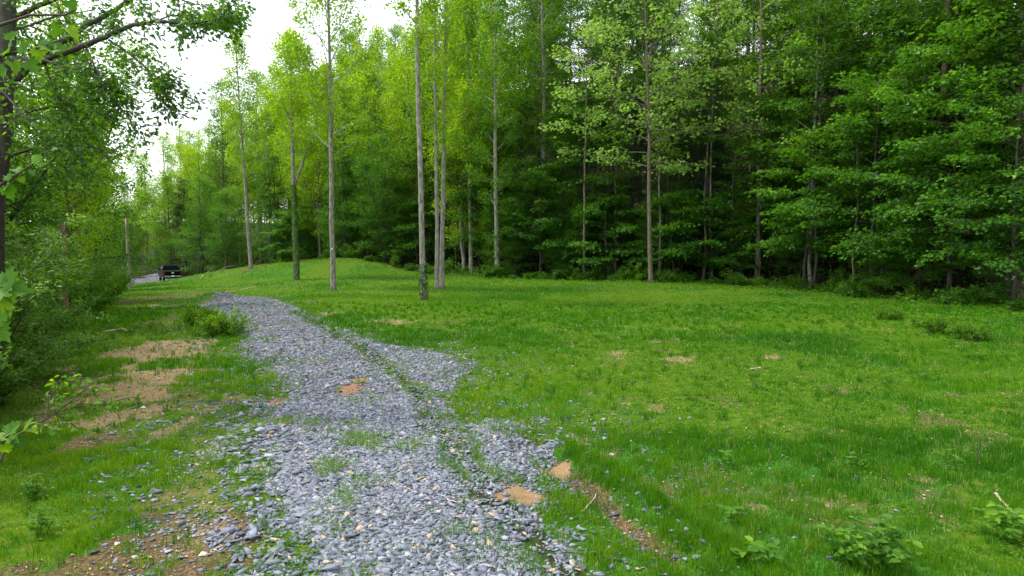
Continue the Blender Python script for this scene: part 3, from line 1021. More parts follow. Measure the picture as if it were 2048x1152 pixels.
ivy(A_, 50, 7.6, .17, n=2600)
ivy(C_, 51, 1.9, .17, n=420, leafm='leaf_dark')
ivy(F1, 52, 2.8, .16, n=300, leafm='leaf_mid')
mb = MB()
sv = [c for c in B_.children if c.name.startswith("trunk")][0]
mb.tube([(0.0, -0.185, 2.62), (0.0, -0.215, 2.62)], [0.05, 0.05], 10)
obj("paint_mark", mb.mesh("paint_mark", plain("white_paint", (0.8, 0.8, 0.78), .6)), B_)

# ---- the woods: shared trees --------------------------------------------
TALL = [gen_tree("tall_a", 101, H=25, r0=.20, cb=9, Rm=4.2, nl=44, per=24, L=.18, srad=.85, flat=.3, wob=.2, shape='round', jitter=.7, leaf='leaf_mid', bark='bark_brown', el=(.9, .35), bend=-.2),
        gen_tree("tall_b", 102, H=22, r0=.15, cb=6, Rm=4.2, nl=44, per=24, L=.17, srad=.85, flat=.22, wob=.2, shape='round', leaf='leaf_maple', bark='bark_brown', el=(.8, .25), bend=-.25),
        gen_tree("tall_c", 103, H=27, r0=.24, cb=12, Rm=4.6, nl=40, per=24, L=.19, srad=.85, flat=.3, wob=.15, shape='round', jitter=.7, leaf='leaf_mid', bark='bark_pale', el=(1.0, .4), bend=-.1)]
FULL = [gen_tree("full_a", 111, H=17, r0=.15, cb=1.8, Rm=4.6, nl=56, per=24, L=.17, srad=.8, flat=.32, leaf='leaf_fresh', bark='bark_dark', el=(1.05, .35), bend=-.25, jitter=.75, wob=.2, shape='round'),
        gen_tree("full_b", 112, H=20, r0=.16, cb=2.4, Rm=4.4, nl=54, per=24, L=.16, srad=.8, flat=.35, leaf='leaf_lime', bark='bark_brown', el=(1.1, .5), bend=-.1, jitter=.8, wob=.2, shape='round', fork=(6, 2.0, 1.0)),
        gen_tree("full_c", 113, H=14, r0=.13, cb=1.2, Rm=4.6, nl=50, per=24, L=.16, srad=.8, flat=.25, leaf='leaf_maple', bark='bark_dark', el=(1.0, .25), bend=-.3, jitter=.65, wob=.2, shape='round', fork=(3, 4.0, .9))]
MAPLE = [gen_tree("maple_a", 121, H=9, r0=.09, cb=2.0, Rm=4.0, nl=30, per=30, L=.15, asp=.85, srad=.7, flat=.12, leaf='leaf_maple', bark='bark_dark', el=(.55, .12), bend=-.35, shape='flat', tpl=LOBE, jitter=.5),
         gen_tree("maple_b", 122, H=12, r0=.10, cb=3.0, Rm=4.3, nl=34, per=30, L=.15, asp=.85, srad=.75, flat=.12, leaf='leaf_maple', bark='bark_dark', el=(.6, .15), bend=-.4, shape='flat', tpl=LOBE, jitter=.5),
         gen_tree("maple_c", 123, H=6, r0=.06, cb=1.0, Rm=3.0, nl=22, per=30, L=.15, asp=.85, srad=.6, flat=.12, leaf='leaf_maple', bark='bark_dark', el=(.5, .1), bend=-.3, shape='flat', tpl=LOBE, jitter=.5)]
CEDAR = gen_tree("cedar", 131, H=13, r0=.14, cb=1.5, Rm=2.8, nl=70, per=34, L=.16, asp=.22, srad=.6, flat=.2, leaf='leaf_cedar', bark='bark_dark', el=(.5, .0), bend=-.2, shape='cone', jitter=.9)
AIRY = [gen_tree("airy_a", 141, H=24, r0=.15, cb=6, Rm=4.4, nl=38, per=17, L=.17, srad=.7, flat=.35, leaf='leaf_lime', bark='bark_pale', el=(1.0, .6), bend=.05, jitter=.8),
        gen_tree("airy_b", 142, H=21, r0=.14, cb=4, Rm=4.4, nl=42, per=17, L=.16, srad=.7, flat=.35, leaf='leaf_lime', bark='bark_brown', el=(1.0, .5), bend=.1, jitter=.8, fork=(5, 1.0, 1.1))]

DEEP = [gen_tree("deep_a", 151, H=25, r0=.20, cb=10, Rm=4.0, nl=38, per=22, L=.18, srad=.8, flat=.2, wob=.2, shape='round', jitter=.6, leaf='leaf_deep', bark='bark_brown', el=(.9, .3), bend=-.25),
        gen_tree("deep_b", 152, H=21, r0=.15, cb=6, Rm=3.8, nl=38, per=22, L=.17, srad=.8, flat=.15, wob=.2, shape='round', jitter=.5, leaf='leaf_deep', bark='bark_brown', el=(.8, .2), bend=-.3)]
rr_ = np.random.default_rng(5)
edge_spec = []   # (mesh, kind, px, D-offset s, scale, label)


def at_edge(px, s):
    """point on the line of sight column px at s metres inside the wood edge"""
    u = (px - 1024) / FPX
    yy = np.linspace(24, 250, 4000)
    fs = forest_s(u * yy, yy)
    k = int(np.argmax(fs > s)) if (fs > s).any() else int(np.argmax(fs))
    return float(u * yy[k]), float(yy[k])


EDGE_TREES = [
    # meshes, kind, px, s, scale, zrot, label
    (MAPLE[0], "maple_tree", 1610, 0.8, 1.0, 0.3, "low maple spreading bright layered sprays right of the tall brown trunk"),
    (MAPLE[1], "maple_tree", 1740, 1.0, 1.0, 1.9, "maple with drooping bright tiers above the dark hollow"),
    (MAPLE[1], "maple_tree", 1900, 1.5, 1.1, 2.9, "wide maple with bright sprays reaching over the field's right side"),
    (MAPLE[0], "maple_tree", 2030, 0.8, 1.0, 4.0, "small maple with flat tiers at the photo's right border"),
    (MAPLE[2], "maple_tree", 1345, 0.8, 1.05, 1.1, "young maple with big hanging leaves right of the pale leaved pair"),
    (MAPLE[2], "maple_tree", 1215, 0.6, 1.05, 2.0, "bushy young maple under the long pale branch"),
    (MAPLE[2], "maple_tree", 1760, 0.0, 0.5, 5.0, "knee high maple shoot bright against the dark right bank"),
    (MAPLE[2], "maple_tree", 1460, 1.8, 0.8, 3.3, "small dim maple left of the tall brown trunk"),
    (MAPLE[0], "maple_tree", 1080, 1.5, 1.0, 3.0, "broad low maple with arching stem behind the mossy trunk"),
    (MAPLE[1], "maple_tree", 1160, 3.0, 1.1, 0.6, "fuller maple rising behind the arching one"),
    (MAPLE[1], "maple_tree", 1820, 5.0, 1.35, 0.2, "tall maple with sprays high above the shaded right bank"),
    (MAPLE[1], "maple_tree", 1990, 5.0, 1.45, 3.9, "tall layered maple high up in the right corner"),
    (MAPLE[1], "maple_tree", 1660, 5.5, 1.5, 2.2, "high layered maple between the thin mottled and the thick grey trunk"),
    (MAPLE[0], "maple_tree", 1560, 4.5, 1.2, 4.8, "shaded maple behind the tall brown trunk"),
    (CEDAR, "cedar_tree", 1408, 2.6, 0.95, 0.0, "dark brownish cedar in the gap right of the pale leaved pair"),
    (CEDAR, "cedar_tree", 1445, 5.0, 1.0, 2.0, "second dark cedar deeper behind the first"),
    (CEDAR, "cedar_tree", 1362, 3.8, 1.1, 3.0, "dark cedar just right of the thin sapling trunk"),
    (CEDAR, "cedar_tree", 1265, 4.2, 1.1, 4.0, "dark cedar left of the leaning pale leaved tree"),
    (CEDAR, "cedar_tree", 1395, 6.5, 1.3, 5.0, "tallest cedar behind the other cedars"),
    (CEDAR, "cedar_tree", 372, 5.5, 1.0, 1.0, "dark evergreen above the pickup"),
    (FULL[2], "broadleaf_tree", 770, 1.0, 0.85, 0.5, "round leafy tree at the wood edge left of the tallest bare trunk"),
    (FULL[0], "broadleaf_tree", 850, 3.0, 1.0, 2.4, "dense tree behind the tallest bare trunk"),
    (FULL[2], "broadleaf_tree", 690, 1.5, 0.8, 3.5, "leafy tree behind the mound right of the marked tree"),
    (FULL[0], "broadleaf_tree", 740, 5.0, 1.1, 1.4, "tall full tree over the round leafy one"),
    (FULL[1], "broadleaf_tree", 640, 3.0, 0.9, 0.7, "yellow green full tree between the ivied and the marked tree"),
    (FULL[1], "broadleaf_tree", 590, 6.0, 1.0, 4.4, "yellow green tree behind the ivied tree"),
    (FULL[2], "broadleaf_tree", 545, 2.0, 0.85, 2.2, "leafy tree behind the mound left of the ivied tree"),
    (FULL[0], "broadleaf_tree", 500, 6.0, 0.85, 5.3, "full tree behind the slim tree leaning left"),
    (FULL[2], "broadleaf_tree", 455, 1.5, 0.75, 0.9, "dark leafy tree over the brushy bank beside the pickup"),
    (FULL[2], "broadleaf_tree", 405, 2.0, 0.9, 4.1, "leafy tree leaning over the pickup"),
    (FULL[0], "broadleaf_tree", 340, 4.0, 0.8, 2.7, "leafy tree closing the track beyond the pickup"),
    (FULL[1], "broadleaf_tree", 930, 2.5, 0.9, 2.9, "bright full tree behind the crooked thin trunk"),
    (FULL[2], "broadleaf_tree", 990, 3.5, 0.9, 5.5, "leafy tree filling the gap behind the mossy trunk"),
    (FULL[0], "broadleaf_tree", 1040, 6.0, 1.1, 0.4, "tall full tree behind the broad low maple"),
    (FULL[2], "broadleaf_tree", 1130, 1.2, 0.5, 1.4, "low leafy tree at the foot of the fuller maple"),
    (AIRY[0], "broadleaf_tree", 480, 11.0, 0.95, 1.2, "airy pale crowned tree standing up against the white sky"),
    (AIRY[1], "broadleaf_tree", 425, 9.0, 0.95, 3.2, "airy spring green tree with upswept limbs above the pickup"),
    (AIRY[0], "broadleaf_tree", 540, 8.0, 0.95, 4.2, "airy tree behind the forked ivied tree"),
    (AIRY[1], "broadleaf_tree", 350, 10.0, 0.60, 0.2, "airy tree right of the sky gap over the track"),
    (AIRY[0], "broadleaf_tree", 760, 7.0, 1.0, 5.2, "airy lime tree high behind the marked tree"),
    (AIRY[1], "broadleaf_tree", 820, 5.0, 1.05, 2.2, "airy lime tree high behind the tallest bare trunk"),
    (AIRY[0], "broadleaf_tree", 960, 5.5, 1.05, 0.9, "airy tree with high yellowish crown behind the thin straight trunk"),
    (TALL[2], "broadleaf_tree", 1087, 5.0, 1.0, 1.3, "thick pale trunk bare to half height behind the broad low maple"),
    (DEEP[0], "broadleaf_tree", 1232, 4.0, 1.0, 2.3, "straight grey trunk left of the pale leaved pair"),
    (DEEP[0], "broadleaf_tree", 1594, 6.5, 1.05, 0.3, "thick pale grey trunk deep behind the thin mottled trunk"),
    (DEEP[0], "broadleaf_tree", 1862, 4.0, 1.25, 3.3, "thickest grey trunk half hidden by bright maple tiers"),
    (DEEP[0], "broadleaf_tree", 2012, 4.5, 1.0, 4.3, "brown trunk second from the photo's right border"),
    (DEEP[1], "broadleaf_tree", 2042, 2.5, 1.0, 5.3, "slim trunk nearest the photo's right border"),
    (DEEP[0], "broadleaf_tree", 1425, 8.0, 1.0, 3.1, "brown trunk far behind the cedars"),
    (DEEP[1], "broadleaf_tree", 1700, 8.0, 1.1, 0.1, "dark trunk under the high layered maple"),
    (DEEP[1], "broadleaf_tree", 1930, 8.5, 1.1, 2.0, "dark slender trunk between the two thick right hand trunks"),
]
for ms, kind, px, s, sc_, rz, lab in EDGE_TREES:
    X, Y = at_edge(px, s)
    place(kind, ms, X, Y, lab, rz=rz, sc=sc_)

for i in range(36):
    px = 560 + i * 30 + rr_.uniform(-10, 10) if i < 22 else 1240 + (i - 22) * 60
    X, Y = at_edge(px, rr_.uniform(1.2, 4.5))
    ms, q_ = ((FULL[2], rr_.uniform(.38, .6)), (MAPLE[2], rr_.uniform(.8, 1.15)), (FULL[0], rr_.uniform(.35, .5)), (FULL[2], rr_.uniform(.3, .45)))[i % 4]
    place("understory_tree", ms, X, Y, "low leafy tree among the thicket filling the foot of the wood edge", rz=rr_.uniform(0, 6.28), sc=q_, group="low trees filling the foot of the woods")
POLE = [gen_tree("pole_a", 161, H=15, r0=.075, cb=7.5, Rm=2.0, nl=20, per=16, L=.16, srad=.6, flat=.15, wob=.13, leaf='leaf_deep', bark='bark_dark', el=(.9, .2), bend=-.25),
        gen_tree("pole_b", 162, H=12, r0=.055, cb=5.5, Rm=1.8, nl=16, per=16, L=.16, srad=.6, flat=.12, wob=.15, leaf='leaf_maple', bark='bark_brown', el=(.8, .1), bend=-.3)]
for i in range(24):
    px = 560 + i * 60 + rr_.uniform(-12, 12)
    X, Y = at_edge(px, rr_.uniform(.6, 7))
    place("young_tree", POLE[i % 2], X, Y, "thin pole like young tree just inside the wood edge", rz=rr_.uniform(0, 6.28), sc=rr_.uniform(.8, 1.2), group="thin young trees inside the wood edge")

# trees farther up the hill, alike to the eye
cnt = 0
taken = [at_edge(e[2], e[3]) for e in EDGE_TREES]
cand = []
for gy_ in np.arange(14, 150, 5.2):
    for gx_ in np.arange(-90, 80, 5.2):
        cand.append((gx_ + rr_.uniform(-2, 2), gy_ + rr_.uniform(-2, 2)))
for X, Y in cand:
    s = float(forest_s(np.array([X]), np.array([Y]))[0])
    if s < 5 or s > 58 or abs(X) > 0.80 * Y + 3:
        continue
    if X < -30 and s < 6:
        continue
    if X < -40 and Y > 84 and X / Y > -.66 and X / Y < -.47:
        continue
    if min(math.hypot(X - a, Y - b) for a, b in taken) < 2.6:
        continue
    if s > 26 and rr_.random() < 0.35:
        continue
    u = rr_.random()
    left = X < 0.0 * Y
    if s < 14 and u < 0.40:
        ms = FULL[int(rr_.integers(0, 3))] if (left or rr_.random() < .08) else (MAPLE[int(rr_.integers(0, 2))] if rr_.random() < .28 else DEEP[1])
    elif u < 0.8:
        ms = (TALL + AIRY)[int(rr_.integers(0, 5))] if left else (DEEP + DEEP + TALL[:1])[int(rr_.integers(0, 5))]
    else:
        ms = FULL[int(rr_.integers(0, 2))] if left else DEEP[int(rr_.integers(0, 2))]
    place("woodland_tree", ms, X, Y, "leafy tree among many alike on the shaded wooded hillside", rz=rr_.uniform(0, 6.28), sc=rr_.uniform(.85, 1.12),
          group="trees up the wooded hillside")
    cnt += 1
print("hill trees", cnt)

# ---- left side -----------------------------------------------------------
LT = [  # distance ahead, metres inside the left edge
    (FULL[2], 15.0, 4.2, 0.72, 0.5, "dark leafy tree just beyond the big leaning oak"),
    (FULL[0], 19, 3.8, 0.75, 1.5, "shaded tree behind the glossy shrubs"),
    (FULL[2], 23.5, 3.2, 0.80, 2.5, "rounded tree beside the dirt lane on the left"),
    (FULL[0], 28, 2.6, 0.78, 3.5, "dense tree in the left row before the bare pole"),
    (FULL[1], 33, 1.5, 0.72, 4.5, "bright tree in the left row leaning to the lane"),
    (FULL[2], 38.5, 1.6, 1.0, 5.5, "full tree left of the bare pole"),
    (FULL[1], 45, 1.8, 0.62, 0.2, "lime tree left of the bare pole and nearer"),
    (FULL[0], 54, 1.4, 0.82, 1.2, "tree rising over the foot of the bare pole"),
    (FULL[1], 64, 1.2, 0.80, 2.2, "far left tree with a pointed top beside the sky gap"),
    (FULL[2], 75, 1.0, 0.88, 3.2, "far tree left of the pickup's track"),
    (FULL[0], 88, 2.5, 0.75, 4.2, "farther tree beside the track where it bends away"),
    (FULL[1], 104, 3.0, 0.65, 5.2, "farthest tree seen at the foot of the sky gap"),
    (FULL[0], 23, 6.5, 0.90, 2.0, "tall tree behind the left row with dark foliage"),
    (FULL[1], 31, 5.5, 0.80, 1.0, "taller yellow green tree behind the left row"),
    (FULL[1], 41, 6.0, 0.80, 3.0, "tall lime tree behind the left row near the pole"),
    (FULL[0], 50, 6.5, 0.95, 4.0, "tall shaded tree behind the far left row"),
    (FULL[0], 14, 6.0, 0.80, 5.0, "tall dark tree filling the left border behind the oak"),
    (FULL[2], 10.5, 4.6, 0.80, 3.6, "dark tree at the left border beside the shrubs"),
]


def at_left(yv, s):
    xx = np.linspace(-110, 0, 2200)
    l = left_s(xx, np.full_like(xx, yv))
    k = len(xx) - 1 - np.argmax(l[::-1] > s)
    return float(xx[k]), float(yv)


for ms, yv, s, sc_, rz, lab in LT:
    X, Y = at_left(yv, s)
    place("broadleaf_tree", ms, X, Y, lab, rz=rz, sc=sc_)
# closing the far track
for (X, Y, sc_, rz, ms, lab) in ((-64, 118, .5, 1, FULL[0], "dense tree at the very end of the track"), (-74, 134, .52, 2, FULL[1], "pale green tree at the very end of the track"),
                                 (-56, 101, .45, 4, FULL[2], "low tree on the right side at the end of the track"), (-70, 112, .5, 5, FULL[0], "large tree closing the view down the track"),
                                 (-49, 97, .5, 3, FULL[2], "low dark tree just behind the pickup's roof"),
                                 (-66, 124, .62, 0, FULL[2], "rounded tree at the bottom of the sky gap"), (-60, 109, .55, 3, FULL[2], "small leafy tree before the end of the track"), (-72, 124, .5, 2.5, FULL[0], "tree left of the bottom of the sky gap"),
                                 (-60, 122, .5, 1.5, FULL[0], "tree right of the bottom of the sky gap"), (-84, 140, .8, 0.5, FULL[2], "last tree seen on the left of the sky gap"),
                                 (-66.5, 121, .76, 1.2, FULL[1], "lime tree closing the foot of the sky gap on its left"), (-63, 119, .68, 3.6, FULL[1], "lime tree closing the foot of the sky gap in its middle"),
                                 (-59, 113, .90, 5.1, FULL[1], "lime tree closing the foot of the sky gap on its right"), (-51, 104, .98, 2.2, FULL[1], "bright tree rising right above the pickup"),
                                 (-72, 130, .72, 0.2, AIRY[1], "airy tree standing behind the foot of the sky gap")):
    place("broadleaf_tree", ms, X, Y, lab, rz=rz, sc=sc_)

# bare reddish trunk stub seen through the left thicket
mb = MB()
p0 = ghit(125, 600)
X, Y = at(125, 520, 24)[:2]
z0 = gz(X, Y)
zz = np.linspace(-0.2, 3.6, 9)
mb.tube(np.stack([X * 0 + np.sin(zz * .7) * .04, X * 0 + zz * .01, zz], 1), np.linspace(.12, .07, 9), 9)
e = obj("bare_trunk", mb.mesh("bare_trunk", M['bark_red']), None, (X, Y, z0))
tag(e, "short reddish bare trunk glimpsed inside the left thicket", "tree")

# ---- glossy shrubs on the left --------------------------------------------
def gen_shrub(name, seed, H, Rm, n=16, leaf='leaf_shrub', L=.085, asp=.42, per=16, tpl=ELL, stems=9):
    r = np.random.default_rng(seed)
    mb = MB()
    C, Dv = [], []
    for i in range(stems):
        az = i * 2.4 + r.normal(0, .3)
        sp = curve_pts((r.normal(0, .12), r.normal(0, .12), -.1), az, r.uniform(.75, 1.35), H * r.uniform(.75, 1.15), 7, -.45, r, .09)
        mb.tube(sp, np.linspace(.022, .006, 8), 5, cap=False)
        for k in range(n):
            f = .12 + .86 * k / n
            q_ = f * 7
            k0 = min(6, int(q_))
            p = sp[k0] + (sp[k0 + 1] - sp[k0]) * (q_ - k0)
            a2 = r.uniform(0, 6.28)
            bl = Rm * .5 * r.uniform(.5, 1.15) * (1.05 - .5 * f)
            bp = curve_pts(p, a2, r.uniform(-.1, .8), bl, 4, -.25, r, .12)
            mb.tube(bp, np.linspace(.008, .003, 5), 3, cap=False)
            for w in (1, 2, 3, 4):
                C.append(bp[w])
                Dv.append(bp[w] - bp[w - 1])
    C, Dv = np.array(C), np.array(Dv)
    t0 = np.clip(r.normal(.38, .17, len(C)), 0, 1)
    c, d, nn, l, w, tn = spray_leaves(r, C, Dv, per, np.full(len(C), .17) * r.uniform(.7, 1.3, len(C)), .35, L, asp, 1.0, .05, t0, .6)
    return mb.mesh(name + "_stems", M['twig']), fast_mesh(name + "_leaves", leaves(tpl, c, d, nn, l, w), tpl[1], len(tpl[0]), M[leaf], tn)


SHR = [gen_shrub("shrub_a", 201, 3.6, 1.5), gen_shrub("shrub_b", 202, 3.0, 1.4), gen_shrub("shrub_c", 203, 2.2, 1.2),
       gen_shrub("shrub_d", 204, 1.5, .9, n=10, leaf='leaf_mid', L=.09, asp=.55, per=12, stems=8)]
WBUSH = gen_shrub("brush", 206, .95, 1.3, n=7, leaf='leaf_maple', L=.11, asp=.6, per=9, stems=9)
WBUSH2 = gen_shrub("brush_b", 207, 1.5, 1.0, n=8, leaf='leaf_mid', L=.10, asp=.7, per=7, stems=5)
BUSH = gen_shrub("bush", 205, 1.0, .8, n=8, leaf='leaf_fresh', L=.075, asp=.6, per=12, stems=10)


def shrub(kind, ms, X, Y, sc_, rz, lab, group=None):
    e = empty(kind, (X, Y, gz(X, Y)), rz, sc_)
    obj("stem", ms[0], e)
    obj("foliage", ms[1], e)
    tag(e, lab, "shrub", group)


SH = [(0, 7.6, 1.3, .95, "tall glossy shrub at the left border nearest the viewer"), (1, 9.2, 0.9, .8, "glossy shrub with pale leaf tips second from the viewer"),
      (0, 11.0, 1.5, 1.1, "tallest glossy shrub below the oak's trunk"), (2, 12.4, 0.5, .75, "low glossy shrub leaning out to the lane"),
      (1, 14.2, 0.9, 1.0, "glossy shrub whose tips arch over the dirt"), (0, 16.5, 1.5, 1.1, "broad shrub under the dark leafy tree"),
      (2, 18.5, 0.4, .9, "rounded shrub at the bend of the thicket edge"), (1, 21, 1.0, 1.1, "shrub with upright sprays beside the fallen stick"),
      (0, 24.5, 1.4, 1.0, "shrub before the reddish bare trunk"), (3, 28, 0.5, 1.4, "soft green bush beside the puddle lane"), (1, 32, 1.0, 1.0, "shrub beside the puddle"),
      (3, 36, 0.6, 1.5, "bright low bush left of the puddle"), (2, 41, 0.8, 1.1, "low shrub at the foot of the bare pole"), (3, 47, 0.6, 1.5, "loose bush right of the bare pole's foot"),
      (3, 54, 0.4, 1.5, "bush before the far gravel"), (2, 62, 0.7, 1.2, "bush left of the pickup"), (0, 13.2, 3.0, 1.2, "tall dark shrub deep in the near thicket"), (0, 19.5, 3.2, 1.2, "tall dark shrub deep in the middle thicket"),
      (0, 9.0, 3.0, 1.2, "dark shrub filling the left border behind the glossy ones"), (3, 6.4, 0.6, .55, "small soft bush in the lower left corner")]
for i, (k, yv, s, sc_, lab) in enumerate(SH):
    X, Y = at_left(yv, s)
    shrub("shrub", SHR[k], X, Y, sc_, i * 1.7, lab)
for px, py, sc_, lab in ((445, 672, .95, "round bright bush growing on the left edge of the gravel"), (405, 650, .8, "smaller bright bush behind the round one by the gravel"),
                         (1880, 668, .8, "low weedy bush in the right part of the field"), (1940, 680, .7, "weedy bush nearest the photo's right border"), (1850, 655, .6, "thin weedy bush behind the other two in the field"),
                         (1780, 640, .6, "small weedy bush before the shaded right bank")):
    X, Y = ghit(px, py)
    shrub("bush", BUSH, X, Y, sc_, px * .1, lab)
for i, px in enumerate(list(range(420, 2060, 26))):
    X, Y = at_edge(px + rr_.uniform(-15, 15), rr_.uniform(-1.3, 1.4))
    shrub("bush", (WBUSH, SHR[3], WBUSH, WBUSH2, BUSH)[int(rr_.integers(0, 5)) if i % 7 == 0 else int(rr_.integers(0, 4))], X, Y, rr_.uniform(.4, 1.2), i * 2.1, "low green bush in the ragged line along the foot of the woods", "bushes along the wood edge")

# ---- undergrowth and field weeds -------------------------------------------
def weeds(n, fx, tpl, L, asp, hh, mat, tb, name):
    pass


WV, WT = [], []
for (n, d0, d1, Lw) in ((90000, 4.6, 12, .028), (110000, 12, 26, .045), (120000, 26, 60, .085)):
    x, y = wedge(n, d0, d1, .80)
    mk = masks(x, y)
    s, l = forest_s(x, y), left_s(x, y)
    bare = np.maximum.reduce([mk['g'], mk['tan'] * .9, mk['brn'] * .85, mk['mud'], mk['org']])
    cl = fbm(x, y, .5, 3, 99)
    edge = sstep(-7, 0, s)
    dens = (1 - bare).clip(0, 1) * (sstep(.45, .6, cl) * (1.0 - .6 * mk['lush']) + .7 * edge) * sstep(2.5, .5, s) * sstep(4, 1, l)
    dens = np.maximum(dens, .8 * sstep(-1.5, .3, l) * sstep(4, 1, l))
    keep = rng.random(n) < dens
    x, y, e_, l_ = x[keep], y[keep], edge[keep], np.clip(sstep(-1.5, 1, l[keep]), 0, 1)
    k = len(x)
    z = height(x, y) + rng.random(k) ** 1.5 * (.05 + .75 * sstep(.3, 1, e_) * sstep(.42, .7, fbm(x, y, 1.2, 2, 3)) + .12 * e_ + .3 * l_ * fbm(x, y, .7, 2, 4))
    az = rng.uniform(0, 6.28, k)
    D = np.stack([np.cos(az), np.sin(az), rng.normal(0.1, .3, k)], 1)
    Nn = np.stack([rng.normal(0, .4, k), rng.normal(0, .4, k), np.ones(k)], 1)
    Ls = Lw * rng.uniform(.6, 1.5, k) * (1 + .5 * e_)
    WV.append(leaves(ROMB, np.stack([x, y, z], 1), D, Nn, Ls, Ls * .75))
    WT.append(np.clip(rng.normal(.5, .17, k) + .35 * (cl[keep] - .5) - .15 * e_ - .1 * l_, 0, 1))
n = 330000
x, y = wedge(n, 28, 125, .80)
s = forest_s(x, y)
l = left_s(x, y)
cl = fbm(x, y, 1.6, 3, 123)
keep = (((s > .5) & (s < 60)) | ((l > 1) & (l < 25))) & (rng.random(n) < sstep(.40, .62, cl))
x, y, cl = x[keep], y[keep], cl[keep]
k = len(x)
z = height(x, y, False) + .05 + rng.random(k) * (.2 + 2.6 * np.clip(cl - .42, 0, 1) * 2)
az = rng.uniform(0, 6.28, k)
D = np.stack([np.cos(az), np.sin(az), rng.normal(0, .3, k)], 1)
Nn = np.stack([rng.normal(0, .45, k), rng.normal(0, .45, k), np.ones(k)], 1)
Ls = rng.uniform(.10, .24, k)
WV.append(leaves(ROMB, np.stack([x, y, z], 1), D, Nn, Ls, Ls * .8))
WT.append(np.clip(rng.normal(.3, .15, k), 0, 1))
tag(obj("undergrowth", fast_mesh("undergrowth", np.concatenate(WV), ROMB[1], 4, M['weed'], np.concatenate(WT))),
    "small leafy weeds and clover carpeting the clearing and its edges", "undergrowth", kind="stuff")

# dead leaves and straw bits on bare dirt
x, y = wedge(60000, 4.6, 26, .8)
mk = masks(x, y)
b = np.maximum(mk['tan'], mk['brn'])
keep = rng.random(len(x)) < b * .8 + .03
x, y = x[keep], y[keep]
k = len(x)
az = rng.uniform(0, 6.28, k)
Ls = rng.uniform(.02, .06, k) * (1 + .03 * np.maximum(y - 8, 0))
D = np.stack([np.cos(az), np.sin(az), rng.normal(0, .15, k)], 1)
Nn = np.stack([rng.normal(0, .35, k), rng.normal(0, .35, k), np.ones(k)], 1)
lm = plain("dead_leaf", (.34, .22, .13), .9, 0, .6, 20)
tag(obj("leaf_litter", fast_mesh("leaf_litter", leaves(ROMB, np.stack([x, y, height(x, y) + .012], 1), D, Nn, Ls, Ls * rng.uniform(.2, .6, k)), ROMB[1], 4, lm, rng.random(k))),
    "dry brown leaf and wood chips scattered over the bare dirt patches", "leaf litter", kind="stuff")

# ------------------------------------------------------------------ the big oak at the left border
def limb_sprays(mb, r, pts, r1, r2, sub, sublen, C, Dv, sides=7, down=-.1, start=.15):
    pts = np.array(pts, float)
    n = 6
    seg = []
    P = np.concatenate([[2 * pts[0] - pts[1]], pts, [2 * pts[-1] - pts[-2]]])
    for i in range(1, len(P) - 2):
        for t in np.linspace(0, 1, n, endpoint=False):
            a, b, c, d = P[i - 1], P[i], P[i + 1], P[i + 2]
            seg.append(.5 * ((2 * b) + (-a + c) * t + (2 * a - 5 * b + 4 * c - d) * t * t + (-a + 3 * b - 3 * c + d) * t ** 3))
    seg.append(P[-2])
    seg = np.array(seg)
    seg[1:-1] += r.normal(0, r1 * .18, (len(seg) - 2, 3))
    mb.tube(seg, np.linspace(r1, r2, len(seg)), sides, cap=False)
    m_ = len(seg) - 1
    for k in range(sub):
        f = start + (1 - start) * (k + r.random()) / sub
        q_ = min(f * m_, m_ - .01)
        k0 = int(q_)
        p = seg[k0] + (seg[k0 + 1] - seg[k0]) * (q_ - k0)
        dr = seg[k0 + 1] - seg[k0]
        a0 = math.atan2(dr[1], dr[0]) + (1 if k % 2 else -1) * r.uniform(.3, 1.5)
        L = sublen * r.uniform(.5, 1.2) * (1.1 - .4 * f)
        qp = curve_pts(p, a0, down + r.normal(0, .45), L, 5, -.35, r, .16)
        mb.tube(qp, np.linspace(max(.006, .012 * L), .003, 6), 4, cap=False)
        for w in range(1, 6):
            C.append(qp[w])
            Dv.append(qp[w] - qp[w - 1])
            if r.random() < .75:
                tp = curve_pts(qp[w], a0 + r.uniform(-1.3, 1.3), r.normal(-.1, .4), L * .3, 2, -.3, r, .1)
                mb.tube(tp, [.005, .004, .003], 3, cap=False)
                C.append(tp[1])
                Dv.append(tp[1] - tp[0])
                C.append(tp[2])
                Dv.append(tp[2] - tp[1])
    return seg


r = np.random.default_rng(77)
OD = 12.5
base = at(-30, 560, OD)
ox, oy = base[0], base[1]
oz = gz(ox, oy)
O = np.array([ox, oy, oz])
mb = MB()
C, Dv = [], []
tr = [np.array([ox, oy, oz - .3])] + [at(a, b, OD) for a, b in ((-14, 420), (0, 300), (6, 200), (12, 120), (14, 40), (16, -60), (20, -180))]
tr = np.array(tr) - O
mb.tube(tr, [.2, .17, .16, .155, .15, .14, .12, .08], 12)
A = lambda a, b, d: at(a, b, d) - O
